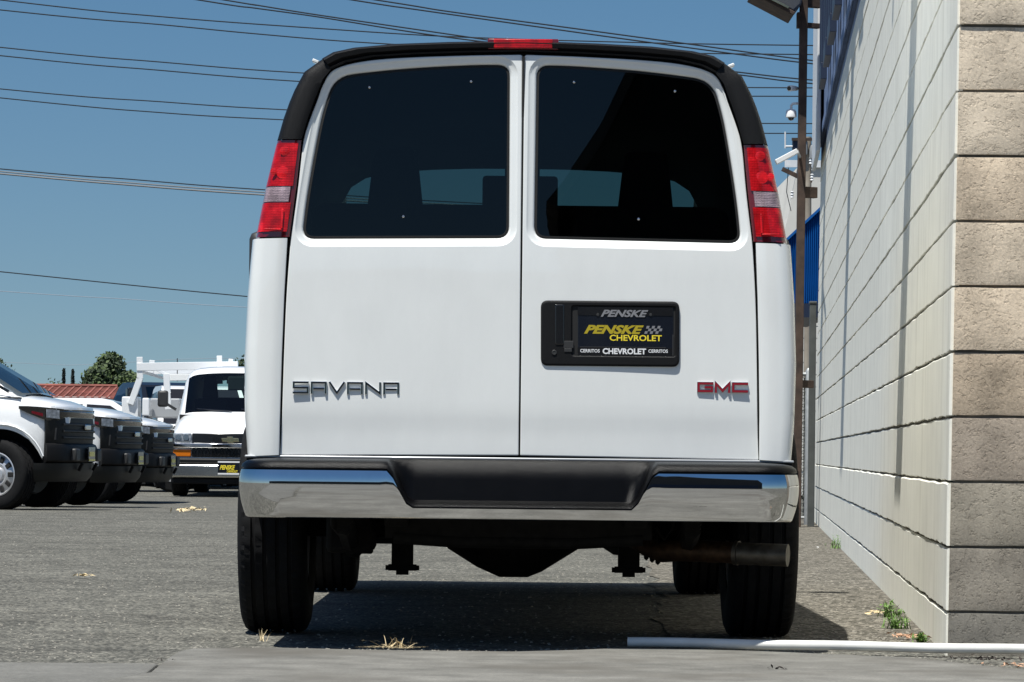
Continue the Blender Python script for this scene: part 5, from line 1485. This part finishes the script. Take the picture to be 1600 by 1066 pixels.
wt = simple_truck('white_pickup', 'white pickup behind the ladder rack truck, beside the black door mirror of the van', 'pickup truck', 332, 64, R(-78), 'paint_far', L=5.2, H=1.85)
lt = simple_truck('utility_truck', 'white utility truck with a ladder rack frame standing over its service boxes', 'truck', 352, 60.5, R(0), 'paint_far', L=5.8, H=1.55, hood=1.5)
lt.location.y += .6
# service boxes and rack
DL = 59.8
def lp(px, py, dy=0): 
    p = W(px, py, DL); return Vector((p.x - lt.location.x, DL - lt.location.y + dy, p.z - lt.location.z))
for (xa, xb, ya, yb_) in ((190,216,620,656),(222,233,622,650),(262,345,596,600)):
    m1 = MB(); a = lp(xa, yb_); b_ = lp(xb, ya); m1.box(a.x, b_.x, a.y, a.y+.5, a.z, b_.z); 
    if yb_ > 640: build('service_box', m1, M['paint_far'], lt, smooth=0, bevel=.02)
m1 = MB(); a = lp(226, 652); b_ = lp(276, 622); m1.box(a.x, b_.x, a.y+.55, a.y+1.9, a.z, b_.z); build('bed_cover', m1, M['grey_strip'], lt, smooth=0, bevel=.02)
rk = thing('ladder_rack', 'white tubular ladder rack with upright stakes on top of the utility truck', 'rack', (lt.location.x, DL, gh(DL)))
def kp(px, py, dy=0):
    D_ = DL + dy; p = W(px, py, D_); return (p.x - lt.location.x, dy, p.z - gh(DL))
def rbar(name, P_, w_=.075):
    m1 = MB()
    for a, b_ in zip(P_, P_[1:]): m1.bar(a, b_, w_, w_*.9, (0,1,0))
    build(name, m1, M['paint_far'], rk, smooth=0, bevel=.006)
rbar('stake', [kp(218.5,558), kp(219,592)], .10); rbar('brace', [kp(219,591), kp(204,632)], .10)
rbar('stake', [kp(238,563,1.5), kp(236,583,1.5)], .09); rbar('stake', [kp(258,568,2.2), kp(258,584,2.2)], .08)
rbar('stake', [kp(343,556), kp(344,600)], .09); rbar('stake', [kp(361,561,1.5), kp(358,600,1.5)], .08)
rbar('top_rail', [kp(214,573.5), kp(372,571)], .13)
rbar('rail', [kp(222,582,1.5), kp(372,580,1.5)], .07); rbar('rail', [kp(256,590,.2), kp(372,589,.2)], .11)
rbar('crossbar', [kp(222,581,.1), kp(262,593,.15)], .05); rbar('crossbar', [kp(236,572,1.4), kp(260,586,1.4)], .05)
rbar('stake', [kp(260,584), kp(263,640)], .10)
m1 = MB(); m1.tube([kp(277,560,.3), kp(277,596,.3)], .008, 5); build('antenna', m1, M['wire'], rk)

chain_fence('chain_link_fence', 'low chain link fence seen under the parked vehicles at the back of the lot', -9.5, -3.2, 67, .9, .16, False, [0, 2.1, 4.2, 6.3], wr=.009)
wh = bpy.data.objects[[o_.name for o_ in bpy.data.objects if o_.name.startswith('chain_link_fence')][0]]
m1 = MB(); m1.box(0, 6.3, .3, .36, .0, .50); build('kerb_board', m1, M['liner'], wh, smooth=0)

# ------------------------------------------------------------------ small things on the ground
gp = G(980, 1010, .012)
pa = W(981, 1005.5, 11.98); pb = W(1640, 1024.5, 11.70)
pp = thing('plastic_pipe', 'long white plastic pipe lying along the edge of the concrete apron', 'pipe', (pa.x, pa.y, .012))
r_ = .0165
a = Vector((0,0,r_)); b_ = Vector((pb.x-pa.x+.6, pb.y-pa.y-.02, r_))
m1 = MB()
outer_, inner_ = [], []
pts_ = [a + (b_-a)*(i/24) + Vector((0, .006*math.sin(i*.4), .0012*math.sin(i*.9)+.0012)) for i in range(25)]
m1.tube(pts_, r_, 20, cap=False)
build('pipe_tube', m1, M['pvc'], pp)
m1 = MB(); m1.tube([pts_[0] + Vector((.0005,0,0)), pts_[0] + Vector((.12,0,0))], r_-.003, 20, cap=False); build('pipe_bore', m1, M['gap'], pp)

def blade(mb, base, d, L_, w_, droop=.5, seg=4):
    d = d.normalized(); side = d.cross(Vector((0,0,1)))
    if side.length < .05: side = Vector((1,0,0))
    side = (side.normalized() + Vector((random.gauss(0,.4), random.gauss(0,.4), 0))).normalized()
    L2 = []; 
    for i in range(seg+1):
        t_ = i/seg; p = base + d*L_*t_ - Vector((0,0,1))*droop*L_*t_*t_
        p.z = max(p.z, .003)
        ww = w_*(1-t_)**.7; L2.append([p - side*ww, p + side*ww])
    mb.loft(L2, closed=False)
def tuft(name, label, cat, px, py, n, L_, w_, m, spread, droop, z=.0, hfac=1):
    b0 = G(px, py, z); t_ = MB()
    for i in range(n):
        a_ = random.uniform(0, 6.283); s_ = random.uniform(.05, spread)
        d = Vector((math.cos(a_)*s_, math.sin(a_)*s_, hfac*random.uniform(.5,1)))
        base = Vector((random.gauss(0,.012)*spread, random.gauss(0,.02), 0))
        blade(t_, base, d, L_*random.uniform(.5,1.1), w_, droop)
    o_ = build(name, t_, M[m], smooth=60); o_.location = b0; tag(o_, label, cat); return o_
tuft('dry_grass_tuft', 'straw coloured dry grass tuft lying flat in the van shadow by the apron edge', 'grass', 612, 1013, 80, .095, .0016, 'dry', 2.6, .45, .012, .55)
tuft('dry_grass_tuft', 'small upright dry grass tuft beside the left rear tyre', 'grass', 409, 1003, 18, .06, .0013, 'dry', .6, .1)
def weed(label, px, py, n, L_, sp):
    b0 = G(px, py); t_ = MB()
    for i in range(n):
        base = Vector((random.gauss(0,sp), random.gauss(0,sp*1.6), 0)); a_ = random.uniform(0,6.28)
        d = Vector((math.cos(a_)*.35, math.sin(a_)*.35, 1)); ln = L_*random.uniform(.3,1.0)
        blade(t_, base, d, ln, .0026, .25)
        if random.random() < .6:
            for k in range(4):
                q = base + d.normalized()*ln*random.uniform(.3,.85); blade(t_, q, Vector((random.gauss(0,1),random.gauss(0,1),.6)), .025, .004, .2, 3)
    o_ = build('weed', t_, M['green'], smooth=60); o_.location = b0; tag(o_, label, 'weed', 'green weeds along the wall foot'); return o_
weed('tall green weed clump growing at the foot of the wall nearest the tyre shadow', 1391, 966, 46, .085, .017)
weed('green weed clump at the wall foot just left of the block corner, largest leaves', 1403, 984, 60, .095, .018)
weed('small green weed clump pressed into the bottom corner of the wall above the pipe', 1440, 1006, 44, .05, .011)
weed('greyish green weed farther along the wall foot behind the van', 1305, 858, 30, .13, .025)
# dry straw beside the weeds and dead leaves
def litter(name, label, px, py, n, spx, spy, m, size, cat, z=.014):
    b0 = G(px, py, z); t_ = MB()
    for i in range(n):
        c_ = Vector((random.gauss(0,spx), random.gauss(0,spy), random.uniform(.0,.008)))
        u = Vector((random.gauss(0,1), random.gauss(0,1), random.gauss(0,.35))).normalized(); w_ = u.cross(Vector((random.gauss(0,.3),random.gauss(0,.3),1))).normalized()
        s_ = size*random.uniform(.5,1.2)
        t_.add([c_-u*s_, c_+w_*s_*.35+Vector((0,0,s_*.2)), c_+u*s_, c_-w_*s_*.35], [(0,1,2),(0,2,3)])
    o_ = build(name, t_, M[m], smooth=0); o_.location = b0; tag(o_, label, cat)
    if n >= 20: o_['kind'] = 'stuff'
    return o_
litter('dead_leaf_pile', 'small pile of dead brown leaves between the weeds and the wall corner', 1418, 995, 90, .022, .05, 'deadleaf', .012, 'leaves')
litter('dead_leaf_pile', 'dead leaves lying under the white pipe at the right edge', 1585, 1041, 40, .035, .04, 'deadleaf', .012, 'leaves')
litter('straw_scrap', 'scrap of dry straw alone on the open asphalt left of the van', 130, 900, 22, .022, .03, 'dry', .016, 'straw')
litter('straw_scrap', 'pale yellow straw patch on the asphalt in front of the white van facing us', 297, 797, 60, .09, .5, 'dry', .04, 'straw')
litter('straw_scrap', 'dry straw beside the first green weed at the wall foot', 1368, 958, 45, .022, .04, 'dry', .014, 'straw')
litter('dark_debris', 'dark crumbs of debris under the white pipe below the block corner', 1495, 1029, 70, .06, .03, 'debris', .007, 'debris')
litter('dark_debris', 'black debris crumbs under the pipe farther right', 1545, 1031, 60, .035, .02, 'debris', .012, 'debris')
litter('pale_litter', 'tiny white scrap of litter on the strip behind the van tyre', 1279, 856, 5, .012, .02, 'white_plastic', .014, 'litter')
litter('dark_debris', 'few dark crumbs at the joint between pavement and apron', 245, 1033, 22, .03, .015, 'debris', .006, 'debris')
litter('dark_debris', 'dark twig lying alone on the apron below the pipe', 1215, 1045, 6, .02, .005, 'debris', .014, 'debris')
# dirt line along the apron edge
mb = MB()
for i in range(260):
    t_ = random.random(); k = t_*(len(mainp)-4); 
    px_ = 300 + t_*1280; py_ = interp([(300,1013),(600,1016),(800,1018),(980,1012),(1180,1017),(1420,1027),(1600,1046)], px_)
    q = G(px_, py_ + random.gauss(0,.8), .0); stone(mb, (q.x, q.y + random.gauss(.02,.03)), random.uniform(.002,.006))
build('apron_grit', mb, M['stone_l'], smooth=0, kind='stuff')
